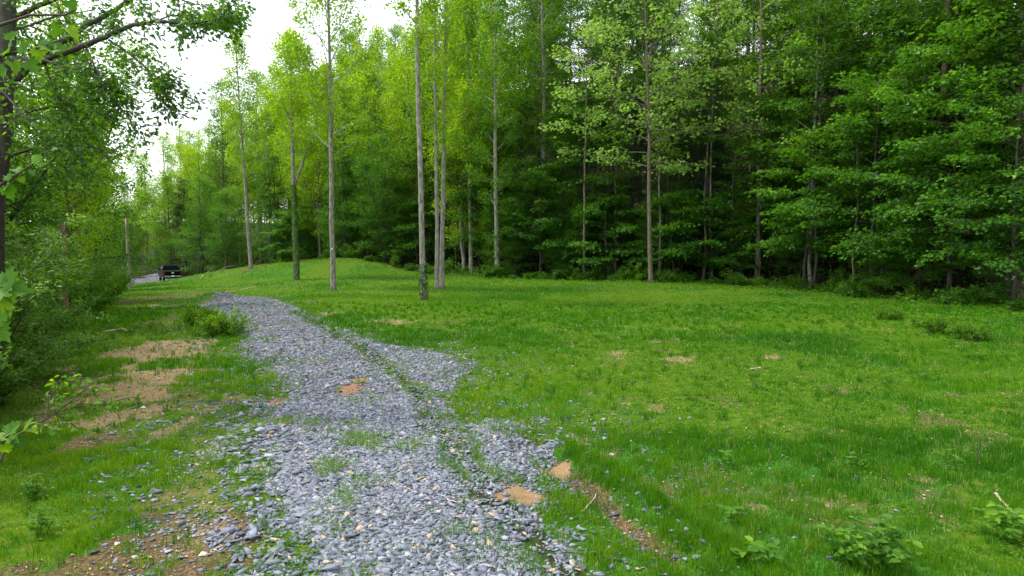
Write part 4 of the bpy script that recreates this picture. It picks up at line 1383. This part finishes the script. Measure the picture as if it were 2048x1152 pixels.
# the long horizontal limb and its forks
limb_sprays(mb, r, [A(12, 118, 12.5), A(70, 122, 12.3), A(130, 105, 12.0), A(200, 78, 11.8), A(245, 58, 11.7), A(290, 46, 11.6), A(330, 42, 11.5)], .06, .028, 12, .75, C, Dv, start=.1)
limb_sprays(mb, r, [A(330, 42, 11.5), A(365, 48, 11.4), A(400, 44, 11.3), A(440, 34, 11.2), A(470, 6, 11.1)], .024, .008, 14, .55, C, Dv)
limb_sprays(mb, r, [A(310, 44, 11.55), A(350, 30, 11.7), A(410, 36, 11.9), A(445, 20, 12), A(470, 22, 12.1)], .016, .006, 12, .5, C, Dv)
limb_sprays(mb, r, [A(218, 80, 11.8), A(248, 100, 11.6), A(280, 125, 11.4), A(300, 142, 11.3), A(330, 165, 11.2), A(365, 185, 11.1)], .022, .006, 14, .55, C, Dv, down=-.3)
limb_sprays(mb, r, [A(296, 138, 11.3), A(310, 165, 11.3), A(325, 195, 11.4), A(345, 225, 11.4)], .010, .005, 9, .4, C, Dv, down=-.5)
limb_sprays(mb, r, [A(170, 90, 11.9), A(190, 135, 11.7), A(215, 180, 11.6), A(245, 220, 11.5), A(270, 250, 11.5)], .022, .006, 16, .65, C, Dv, down=-.4)
limb_sprays(mb, r, [A(90, 120, 12.1), A(130, 135, 11.9), A(175, 143, 11.7), A(200, 165, 11.6), A(225, 200, 11.5)], .02, .006, 14, .7, C, Dv, down=-.3)
limb_sprays(mb, r, [A(90, 125, 12.3), A(105, 170, 12.3), A(135, 230, 12.2), A(160, 280, 12.1)], .022, .006, 14, .8, C, Dv, down=-.3)
# pale limb rising to the right and upper limbs
limb_sprays(mb, r, [A(8, 180, 12.5), A(45, 145, 12.6), A(110, 90, 12.8), A(190, 42, 13.0), A(250, 8, 13.2), A(330, -50, 13.4)], .075, .03, 16, .9, C, Dv, start=.35)
limb_sprays(mb, r, [A(14, 40, 12.5), A(80, 10, 12.4), A(160, -10, 12.3), A(260, -20, 12.2), A(340, -5, 12.1), A(400, 10, 12.0)], .05, .01, 20, .9, C, Dv, down=-.3)
limb_sprays(mb, r, [A(14, 60, 12.5), A(60, 50, 13), A(120, 30, 13.5), A(190, 20, 14)], .03, .01, 14, .9, C, Dv)
limb_sprays(mb, r, [A(0, 260, 12.5), A(40, 230, 12.8), A(100, 215, 13.2), A(170, 215, 13.6), A(220, 240, 14.0)], .03, .01, 18, 1.0, C, Dv, down=-.2)
limb_sprays(mb, r, [A(0, 320, 12.5), A(60, 300, 13.0), A(140, 290, 13.6), A(210, 300, 14.2)], .03, .01, 16, 1.1, C, Dv, down=-.2)
limb_sprays(mb, r, [A(0, 110, 12.5), A(-20, 150, 11.5), A(20, 200, 11.0), A(60, 250, 10.7)], .03, .008, 12, .9, C, Dv, down=-.2)
C, Dv = np.array(C), np.array(Dv)
t0 = np.clip(r.normal(.35, .22, len(C)), 0, 1)
c, d, nn, l, w, tn = spray_leaves(r, C, Dv, 4, np.full(len(C), .16), .5, .085, .9, .8, .25, t0, .8)
oak = empty("oak_tree", O)
obj("trunk", mb.mesh("oak_trunk", M['bark_dark']), oak)
obj("crown", fast_mesh("oak_crown", leaves(OAK, c, d, nn, l, w), OAK[1], len(OAK[0]), M['leaf_mid'], tn), oak)
tag(oak, "big dark oak at the left border with a long limb stretched across the sky", "tree")
print("oak sprays", len(C))

# ------------------------------------------------------------------ foreground saplings reaching in from the left
def sapling(kind, label, basepx, D0, twigs, leafpos, mat='leaf_near', sz=.13, seed=0, tm='twig'):
    r = np.random.default_rng(seed)
    b = at(*basepx, D0)
    O = np.array([b[0], b[1], gz(b[0], b[1])])
    mb = MB()
    top = max(at(t[0][0], t[0][1], t[0][2])[2] for t in twigs) - O[2]
    zz = np.linspace(-.1, top + .5, 8)
    mb.tube(np.stack([.05 * np.sin(zz), .03 * np.cos(zz * 2), zz], 1), np.linspace(.035, .012, 8), 7)
    for t in twigs:
        pts = [np.array([0, 0, max(.3, at(*t[0])[2] - O[2] - .25)])] + [at(*q_) - O for q_ in t]
        mb.tube(pts, np.linspace(.014, .003, len(pts)), 5, cap=False)
    C, D, Nn, Ls = [], [], [], []
    for (px, py, d, w, ang) in leafpos:
        p = at(px, py, d) - O
        L = w / FPX * d
        a = math.radians(ang)
        dv = np.array([math.cos(a), r.normal(0, .25), math.sin(a)])
        n_ = np.array([-math.sin(a) * .15, -0.8, .75]) + r.normal(0, .25, 3)
        C.append(p - dv * L * .45)
        D.append(dv)
        Nn.append(n_)
        Ls.append(L)
        mb.tube([p - dv * L * .45, p - dv * L * .85 + np.array([-.01, 0, .01])], [.002, .0025], 3, cap=False)
    C, D, Nn, Ls = map(np.array, (C, D, Nn, Ls))
    e = empty(kind, O)
    obj("trunk", mb.mesh(kind + "_stem", M[tm]), e)
    lm = fast_mesh(kind + "_leaf", leaves(BIGLEAF, C, D, Nn, Ls, Ls * .95), BIGLEAF[1], len(BIGLEAF[0]), M[mat], np.clip(r.normal(.55, .25, len(C)), 0, 1))
    obj("crown", lm, e)
    return tag(e, label, "sapling")


sapling("sapling", "thin sapling with large lobed leaves reaching in from the left border", (-140, 1000), 4.2,
        [[(-30, 120, 4.2), (30, 105, 4.2), (80, 95, 4.1), (120, 80, 4.1)], [(-30, 60, 4.2), (60, 30, 4.2), (130, 30, 4.1), (150, 20, 4.1)], [(-60, 400, 4.2), (0, 370, 4.2), (40, 345, 4.2), (75, 322, 4.2)],
         [(-60, 620, 3.8), (-10, 600, 3.8), (10, 585, 3.8)], [(-60, 900, 3.9), (0, 880, 3.9), (40, 862, 3.9)]],
        [(12, 104, 4.2, 34, 200), (50, 92, 4.1, 30, 70), (30, 135, 4.2, 28, -60), (66, 134, 4.1, 32, -50), (90, 84, 4.1, 24, 120), (106, 98, 4.1, 36, -20), (146, 66, 4.1, 34, -40), (122, 96, 4.1, 30, 10),
         (5, 148, 4.2, 30, -120), (110, 55, 4.1, 26, 100), (144, 14, 4.1, 26, -70), (160, 34, 4.1, 22, -10), (78, 112, 4.1, 26, -80), (25, 70, 4.2, 26, 60),
         (70, 316, 4.2, 22, 140), (84, 329, 4.2, 14, 20), (36, 342, 4.2, 20, -30), (66, 347, 4.2, 14, -50), (12, 372, 4.2, 36, -150), (45, 362, 4.2, 14, -80), (22, 352, 4.2, 22, 60), (20, 388, 4.2, 30, -80),
         (30, 576, 3.8, 62, -2), (5, 560, 3.8, 50, 160), (12, 612, 3.8, 42, -60), (5, 668, 3.8, 40, -40), (-5, 640, 3.8, 44, -100), (8, 590, 3.8, 40, -30),
         (22, 872, 3.9, 44, -20), (68, 860, 3.9, 20, -10), (40, 888, 3.9, 24, -60), (12, 900, 3.9, 30, -90), (28, 852, 3.9, 30, 60), (56, 846, 3.9, 26, 70)], seed=3)

# thin arching twiggy sapling low at left
r = np.random.default_rng(31)
b = at(-60, 1080, 6.6)
O = np.array([b[0], b[1], gz(b[0], b[1])])
mb = MB()
C, Dv = [], []
A = lambda a, b_, d: at(a, b_, d) - O
limb_sprays(mb, r, [np.array([0, 0, -.05]), A(10, 900, 6.7), A(60, 858, 6.9), A(105, 830, 7.1), A(150, 795, 7.3), A(185, 765, 7.5)], .014, .004, 6, .3, C, Dv, down=.2, start=.4)
limb_sprays(mb, r, [A(105, 830, 7.1), A(150, 815, 7.3), A(200, 808, 7.5), A(262, 795, 7.7)], .006, .003, 5, .25, C, Dv, down=.2)
limb_sprays(mb, r, [A(90, 838, 7.0), A(98, 800, 7.2), A(120, 760, 7.3), A(160, 738, 7.4)], .006, .003, 5, .25, C, Dv, down=.2)
C, Dv = np.array(C), np.array(Dv)
sel = r.random(len(C)) < .5
c, d, nn, l, w, tn = spray_leaves(r, C[sel], Dv[sel], 2, np.full(sel.sum(), .07), .4, .07, .5, 1, .1, None, .5)
e = empty("sapling", O)
obj("trunk", mb.mesh("sapling_stem", M['twig']), e)
obj("crown", fast_mesh("sapling_leaf", leaves(ELL, c, d, nn, l, w), ELL[1], 6, M['leaf_near'], tn), e)
tag(e, "almost bare arching sapling over the dirt in the lower left", "sapling")

# ------------------------------------------------------------------ broad leaved herbs in the field
def herb(label, px, py, n, h, L, seed, mat='leaf_near', grp=None):
    r = np.random.default_rng(seed)
    X, Y = ghit(px, py)
    O = np.array([X, Y, gz(X, Y)])
    mb = MB()
    C, D, Nn, Ls = [], [], [], []
    for i in range(n):
        az = r.uniform(0, 6.28)
        sp = curve_pts((r.normal(0, L * .7), r.normal(0, L * .7), -.02), az, r.uniform(1.0, 1.5), h * r.uniform(.5, 1.1), 4, -.2, r, .1)
        mb.tube(sp, np.linspace(.004, .0015, 5), 4, cap=False)
        for k in (2, 3, 4):
            for q_ in range(3 if k == 4 else 2):
                a2 = az + q_ * 2.1 + r.normal(0, .4)
                C.append(sp[k])
                D.append((math.cos(a2), math.sin(a2), r.normal(.1, .2)))
                Nn.append((r.normal(0, .3), r.normal(-.3, .3), 1))
                Ls.append(L * r.uniform(.5, 1.1))
    C, D, Nn, Ls = map(np.array, (C, D, Nn, Ls))
    e = empty("herb", O)
    obj("stem", mb.mesh("herb_stem", M['weed']), e)
    obj("leaves", fast_mesh("herb_leaf", leaves(ELL, C, D, Nn, Ls, Ls * .55), ELL[1], 6, M[mat], np.clip(r.normal(.4, .15, len(C)), 0, 1)), e)
    return tag(e, label, "plant", grp)


herb("largest broad leaved weed clump at the bottom edge right of centre", 1745, 1140, 26, .50, .11, 1)
herb("weed clump with upright leaves beside the largest clump", 1690, 1125, 14, .40, .09, 2)
herb("light green weed at the very bottom edge", 1530, 1150, 6, .2, .12, 3)
herb("single tall weed with one large leaf beside the rut", 1450, 1050, 2, .34, .12, 4)
herb("weed with pale horizontal leaves by the right border", 2025, 1085, 12, .42, .13, 5)
herb("small star leaved weed in the middle of the field", 1440, 930, 3, .2, .10, 6)
herb("low weed with pale leaves in the right field", 1700, 940, 6, .2, .07, 7)
herb("weed clump left of the shaded lower right", 1915, 940, 6, .3, .06, 8)
herb("dark weed tuft beside the brown patch in the right field", 1665, 790, 10, .35, .07, 9, 'leaf_mid')
herb("second dark weed tuft in the right field", 1775, 775, 8, .35, .07, 10, 'leaf_mid')
herb("weed clump on the left verge at the bottom", 90, 1075, 14, .3, .07, 11, 'leaf_mid')
herb("weed clump below the bare sapling", 70, 1000, 14, .3, .07, 12, 'leaf_mid')
for i, (px, py) in enumerate(((1330, 650), (1400, 648), (1485, 640), (1180, 625), (1050, 640), (1250, 780), (1380, 800), (1600, 735), (1100, 790), (1180, 760), (1510, 780), (1850, 760), (1960, 720), (1590, 640), (1700, 655))):
    herb("small dark weed tuft standing above the grass of the open field", px, py, 7, .28, .07, 30 + i, 'leaf_mid', "weed tufts in the field")

# the blurred pale stick at right and the other sticks
stick_m = plain("stick", (.42, .34, .24), .85, 0, .35, 14)
stick_g = plain("grey_stick", (.2, .17, .13), .85, 0, .35, 14)


def stick(label, p1, p2, r1, m=stick_m, lift=.03, name="stick", forkp=None):
    a, b = ghit(*p1), ghit(*p2)
    A3, B3 = np.array([a[0], a[1], gz(*a) + lift]), np.array([b[0], b[1], gz(*b) + lift])
    mb = MB()
    rs = np.random.default_rng(int(p1[0]))
    t = np.linspace(0, 1, 7)[:, None]
    P = (B3 - A3) * t + rs.normal(0, r1 * .7, (7, 3))
    mb.tube(P, np.linspace(r1, r1 * .5, 7), 6)
    return tag(obj(name, mb.mesh(name, m), None, A3), label, "stick")


stick("pale fallen stick lying in the grass left of the lane", (208, 664), (262, 662), .045)
stick("brown twig lying across the gravel", (893, 1022), (924, 1028), .008)
stick("bleached splintered stick near the lower right border", (1985, 988), (2030, 1030), .018)
stick("curved straw coloured stick beside the rut", (1165, 1030), (1195, 985), .010)
stick("thin stick on dark dirt in the lower left", (300, 1025), (385, 1005), .008, stick_g)
stick("pale branch end on the far left verge of the gravel", (1530, 738), (1500, 740), .02)
for i, (p1, p2, rr2, lab) in enumerate((((418, 556), (470, 536), .05, "longest grey log on the brushy bank beside the pickup"), ((440, 548), (462, 530), .045, "broken log leaning on the longest log"),
                                        ((402, 562), (428, 540), .04, "bleached branch left of the longest log"), ((455, 540), (485, 533), .045, "log end right of the brush heap"))):
    stick(lab, p1, p2, rr2, stick_g if i != 2 else stick_m, lift=.3, name="log")

# dead upright stem at right
mb = MB()
rs = np.random.default_rng(8)
X, Y = ghit(1952, 940)
p = curve_pts((0, 0, 0), 0, 1.55, .42, 5, .05, rs, .04)
mb.tube(p, np.linspace(.008, .003, 6), 5)
for k in range(2, 6):
    q_ = curve_pts(p[k], rs.uniform(0, 6), .7, .1, 2, 0, rs)
    mb.tube(q_, [.003, .002, .0015], 3, cap=False)
tag(obj("dead_stem", mb.mesh("dead_stem", M['twig']), None, (X, Y, gz(X, Y))), "thin dark dead stem standing upright in the right field", "plant")

# ------------------------------------------------------------------ rocks
def rock_mesh(seed, sx, sy, sz, tint, mat):
    r = np.random.default_rng(seed)
    p = r.normal(size=(16, 3))
    p /= np.linalg.norm(p, axis=1)[:, None]
    p *= r.uniform(.8, 1.08, (16, 1))
    bm = bmesh.new()
    for c in p:
        bm.verts.new((c[0] * sx, c[1] * sy, c[2] * sz))
    bmesh.ops.convex_hull(bm, input=bm.verts[:])
    bmesh.ops.bevel(bm, geom=bm.edges[:], offset=min(sx, sy, sz) * .06, segments=1, affect='EDGES')
    me = bpy.data.meshes.new("rock")
    bm.to_mesh(me)
    bm.free()
    a = me.attributes.new("tint", 'FLOAT', 'POINT')
    a.data.foreach_set("value", [tint] * len(me.vertices))
    me.materials.append(mat)
    return me


for i, (px, py, w, h, t, lab) in enumerate((
        (495, 872, 15, 13, .6, "upright slate block at the top of the rock heap"), (522, 885, 20, 10, .75, "broad pale slate slab topping the heap"), (498, 898, 20, 9, .5, "slanting slab on the heap's left side"),
        (545, 882, 12, 10, .3, "dark jagged rock right of the slab"), (512, 912, 22, 8, .35, "dark undercut slab low in the heap"), (482, 918, 14, 8, .6, "grey block at the heap's left foot"),
        (540, 918, 22, 6, .8, "long leaning slate at the heap's right foot"), (531, 898, 9, 5, .97, "yellowish tan stone in the middle of the heap"), (518, 934, 14, 10, .6, "loose grey block below the heap"),
        (480, 944, 18, 10, .65, "wide flat block below the heap on the left"), (494, 936, 8, 6, .94, "small tan stone beside the wide flat block"), (552, 905, 12, 6, .7, "light slab behind the long leaning slate"),
        (508, 862, 12, 8, .4, "small dark block behind the upright one"), (470, 860, 18, 6, .65, "mossy grey slab left of the upright block"), (565, 895, 12, 6, .6, "grey block at the heap's right side"))):
    X, Y = ghit(px, py + h * .5)
    m_ = rock_mesh(300 + i, w / FPX * Y * .62, w / FPX * Y * .5, h / FPX * Y * .75, t, M['stone'])
    o = obj("rock", m_, None, (X, Y, gz(X, Y) + h / FPX * Y * .35))
    o.rotation_euler = (rr_.uniform(-.3, .3), rr_.uniform(-.3, .3), rr_.uniform(-.5, .5))
    tag(o, lab, "rock")
for i, (px, py, w, lab, m_) in enumerate(((270, 1119, 11, "whitest stone on the dark dirt at the bottom left", 'pale_stone'), (235, 1092, 10, "white flat stone on dark dirt left of the whitest one", 'pale_stone'),
                                          (286, 818, 8, "white stone on the tan patch beside the lane", 'pale_stone'), (385, 1075, 9, "pale stone where dirt meets gravel", 'pale_stone'), (405, 1115, 15, "pale flat stone at the gravel's lower left", 'pale_stone'),
                                          (1224, 905, 9, "cream stone beside the brown patch right of the gravel", 'pale_stone'), (1176, 884, 10, "blue grey rock standing in weeds right of the gravel", 'stone'),
                                          (1965, 672, 7, "white stone near the right border of the field", 'pale_stone'), (1395, 1115, 16, "grey slab in the weeds of the rut", 'stone'), (750, 780, 12, "flat grey slab lying on the gravel", 'stone'),
                                          (435, 820, 9, "blue grey rock in the grass left of the gravel", 'stone'), (355, 895, 12, "flat grey stone among grass left of the rock heap", 'stone'), (1237, 676, 6, "tan stone far out in the grass", 'pale_stone'))):
    X, Y = ghit(px, py)
    s_ = w / FPX * Y
    o = obj("rock", rock_mesh(400 + i, s_ * .8, s_ * .6, s_ * .4, .55, M[m_]), None, (X, Y, gz(X, Y) + s_ * .1))
    tag(o, lab, "rock")

# ------------------------------------------------------------------ puddles
def puddle(px, py, rx, ry, col, label, seed, lift=.012):
    r = np.random.default_rng(seed)
    X, Y = ghit(px, py)
    ex = abs(ghit(px + rx, py)[0] - X)
    ey = abs(ghit(px, py - ry)[1] - ghit(px, py + ry)[1]) / 2
    th = np.linspace(0, 2 * PI, 60, endpoint=False)
    k = 1 + .16 * np.sin(3 * th + r.random() * 6) + .1 * np.sin(5 * th + r.random() * 6) + .05 * np.sin(9 * th)
    vx, vy = ex * k * np.cos(th), ey * k * np.sin(th)
    zmax = float(np.mean(height(X + vx * .8, Y + vy * .8)))
    mb = MB()
    mb.add(np.stack([vx, vy, 0 * vx], 1), [tuple(range(60))])
    m, nt, out = nmat("puddle_water")
    p = N(nt, "ShaderNodeBsdfPrincipled", in_Roughness=.12)
    p.inputs["Specular IOR Level"].default_value = .3
    p.inputs["Base Color"].default_value = (*col, 1)
    tc = N(nt, "ShaderNodeTexCoord")
    n = N(nt, "ShaderNodeTexNoise", in_Scale=3.0)
    nt.links.new(tc.outputs["Object"], n.inputs["Vector"])
    bp = N(nt, "ShaderNodeBump", in_Strength=.05, in_Distance=.02)
    nt.links.new(n.outputs[0], bp.inputs["Height"])
    nt.links.new(bp.outputs[0], p.inputs["Normal"])
    nt.links.new(p.outputs[0], out.inputs[0])
    return tag(obj("puddle", mb.mesh("puddle", m, False), None, (X, Y, zmax + lift)), label, "puddle", kind="structure")


puddle(285, 614, 36, 3, (.10, .10, .06), "shallow grey puddle across the dirt lane", 1)

# ------------------------------------------------------------------ bare pole
X, Y = at(257, 500, 58)[:2]
z0 = gz(X, Y)
mb = MB()
topz = at(257, 436, 58)[2] - z0
zz = np.linspace(-.4, topz, 10)
mb.tube(np.stack([-.01 * zz, 0 * zz, zz], 1), np.linspace(.15, .115, 10), 12)
pole = obj("wooden_pole", mb.mesh("wooden_pole", plain("pole_wood", (.27, .22, .16), .85, 0, .3, 2.0)), None, (X, Y, z0))
tag(pole, "tan bare wooden pole standing left of the pickup", "pole")

# ------------------------------------------------------------------ pickup
paint = plain("black_paint", (.003, .003, .006), .45, 0, .1, 3, .0)
glass = plain("dark_glass", (.004, .005, .006), .3)
chrome = plain("chrome", (.55, .56, .58), .22, 1.0)
rubber = plain("rubber", (.012, .012, .012), .85)
redl = plain("red_lens", (.25, .01, .01), .2)
plas = plain("black_plastic", (.012, .012, .014), .6)
white = plain("white_plate", (.75, .77, .8), .5)


def prism(mb, prof, x0, x1, inset=0.0, top_z=None):
    """side outline (y,z) swept across x, sides lean in above top_z"""
    n = len(prof)
    V = []
    for sgn, x in ((-1, x0), (1, x1)):
        for y, z in prof:
            k = 0 if top_z is None or z <= top_z else inset * (z - top_z)
            V.append((x + k * (1 if sgn < 0 else -1), y, z))
    F = [tuple(range(n))[::-1], tuple(n + i for i in range(n))]
    for i in range(n):
        j = (i + 1) % n
        F.append((i, j, n + j, n + i))
    mb.add(V, F)


def part(name, mb, mat, parent, bev=0.0, smooth=False):
    me = mb.mesh(name, mat, smooth)
    if bev:
        bm = bmesh.new()
        bm.from_mesh(me)
        bmesh.ops.remove_doubles(bm, verts=bm.verts, dist=1e-4)
        bmesh.ops.bevel(bm, geom=bm.edges[:], offset=bev, segments=2, affect='EDGES', clamp_overlap=True)
        bm.to_mesh(me)
        bm.free()
    return obj(name, me, parent)


tx, ty = at(346, 560, 80)[:2]
tk = empty("pickup_truck", (tx, ty, gz(tx, ty) + .02), 0)
for m_ in (paint, glass, plas):
    [n for n in m_.node_tree.nodes if n.type == 'BSDF_PRINCIPLED'][0].inputs['Specular IOR Level'].default_value = .04
# truck points along +y (away); rear at y=0
b = MB()
prism(b, [(0.0, .62), (0.0, 1.36), (1.75, 1.38), (1.80, 1.36), (5.0, 1.30), (5.75, 1.18), (5.85, .6), (4.95, .5), (.6, .5)], -.98, .98)
part("body", b, paint, tk, .04)
b = MB()
prism(b, [(1.78, 1.33), (2.02, 1.88), (2.3, 1.93), (3.5, 1.93), (3.75, 1.88), (4.45, 1.33)], -.90, .90, .26, 1.33)
part("cab", b, paint, tk, .03)
b = MB()
b.add([(-.74, 1.792, 1.40), (.74, 1.792, 1.40), (.62, 1.975, 1.82), (-.62, 1.975, 1.82)], [(0, 1, 2, 3)])
b.add([(-.74, 1.80, 1.40), (.74, 1.80, 1.40), (.62, 1.983, 1.82), (-.62, 1.983, 1.82)], [(3, 2, 1, 0)])
part("rear_window", b, glass, tk)
for sgn in (-1, 1):
    b = MB()
    xx = sgn * .897
    b.add([(xx, 2.15, 1.40), (xx, 3.95, 1.40), (xx - sgn * .115, 3.65, 1.82), (xx - sgn * .115, 2.25, 1.82)], [(0, 1, 2, 3) if sgn < 0 else (3, 2, 1, 0)])
    part("side_window", b, glass, tk)
    b = MB()
    b.box((sgn * .90, -.012, 1.10), (.07, .02, .22))
    part("tail_light", b, redl, tk, .01)
    b = MB()
    b.box((sgn * 1.08, 3.55, 1.46), (.10, .05, .12))
    b.box((sgn * .96, 3.55, 1.40), (.06, .03, .03))
    part("side_mirror", b, plas, tk, .02)
    for yy in (1.15, 4.75):
        b = MB()
        b.tube([(sgn * .72, yy, .40), (sgn * .76, yy, .40), (sgn * .95, yy, .40), (sgn * .99, yy, .40)], [.36, .40, .40, .36], 26)
        wv = part("wheel", b, rubber, tk)
        b = MB()
        b.tube([(sgn * .985, yy, .40), (sgn * 1.0, yy, .40)], [.25, .22], 20)
        part("rim", b, chrome, wv)
b = MB()
b.box((0, -.02, 1.08), (.78, .018, .25))
tg_ = part("tailgate", b, paint, tk, .012)
b = MB()
b.box((0, -.05, 1.335), (.80, .03, .018))
part("tailgate_trim", b, chrome, tk, .006)
b = MB()
b.tube([(0, -.040, 1.14), (0, -.048, 1.14)], [.085, .085], 24)
bv = b.v[0]
bv[:, 0] *= 1.5
bv[:, 2] = 1.14 + (bv[:, 2] - 1.14) * .75
part("emblem", b, white, tg_)
b = MB()
b.box((-.55, -.10, .73), (.36, .10, .085))
b.box((.55, -.10, .73), (.36, .10, .085))
bumper = part("bumper", b, chrome, tk, .025)
b = MB()
b.box((0, -.06, .72), (.19, .07, .09))
b.box((0, .1, .58), (.7, .12, .05))
part("bumper_step", b, plas, tk, .01)
b = MB()
b.box((0, -.135, .76), (.155, .006, .075))
part("licence_plate", b, white, tk, .003)
b = MB()
b.tube([(0, -.18, .52), (0, .1, .52)], [.03, .03], 8)
b.box((0, -.2, .5), (.05, .06, .03))
part("tow_hitch", b, plas, tk)
tk.rotation_euler = (0, 0, R(32))
tag(tk, "black pickup parked at the far end of the gravel, seen from behind", "pickup truck")

# ------------------------------------------------------------------ light
w = bpy.data.worlds.new("World")
SC.world = w
w.use_nodes = True
nt = w.node_tree
bg = nt.nodes["Background"]
sky = nt.nodes.new("ShaderNodeTexSky")
sky.sky_type = 'NISHITA'
sky.sun_disc = False
SUN_EL, SUN_AZ = R(64), R(-85)      # high, from the left and slightly behind
sky.sun_elevation = SUN_EL
sky.sun_rotation = SUN_AZ
sky.air_density = 1.0
sky.dust_density = 1.2
sky.ozone_density = 0.6
hs = nt.nodes.new("ShaderNodeHueSaturation")
hs.inputs["Saturation"].default_value = 0.22
hs.inputs["Value"].default_value = 1.9
nt.links.new(sky.outputs[0], hs.inputs["Color"])
nt.links.new(hs.outputs[0], bg.inputs[0])
bg.inputs[1].default_value = 0.13

sun = bpy.data.lights.new("sun", 'SUN')
sun.energy = 2.3
sun.angle = R(12)
sun.color = (1.0, 0.95, 0.86)
so = bpy.data.objects.new("sun", sun)
COL.objects.link(so)
sd = Vector((math.sin(SUN_AZ) * math.cos(SUN_EL), math.cos(SUN_AZ) * math.cos(SUN_EL), math.sin(SUN_EL)))
so.rotation_euler = sd.to_track_quat('Z', 'Y').to_euler()
so.location = sd * 60

vs = SC.view_settings
SC.display_settings.display_device = 'sRGB'
vs.view_transform = 'Standard'
vs.look = 'None'
vs.gamma = 1.0
vs.use_curve_mapping = False
vs.exposure = 1.02

cy = SC.cycles
cy.max_bounces = 7
cy.diffuse_bounces = 4
cy.glossy_bounces = 2
cy.transmission_bounces = 4
cy.transparent_max_bounces = 4
cy.use_adaptive_sampling = True
cy.adaptive_threshold = 0.03
cy.use_denoising = True
try:
    cy.denoiser = 'OPENIMAGEDENOISE'
    cy.denoising_input_passes = 'RGB_ALBEDO_NORMAL'
except Exception:
    pass
cy.sample_clamp_indirect = 6
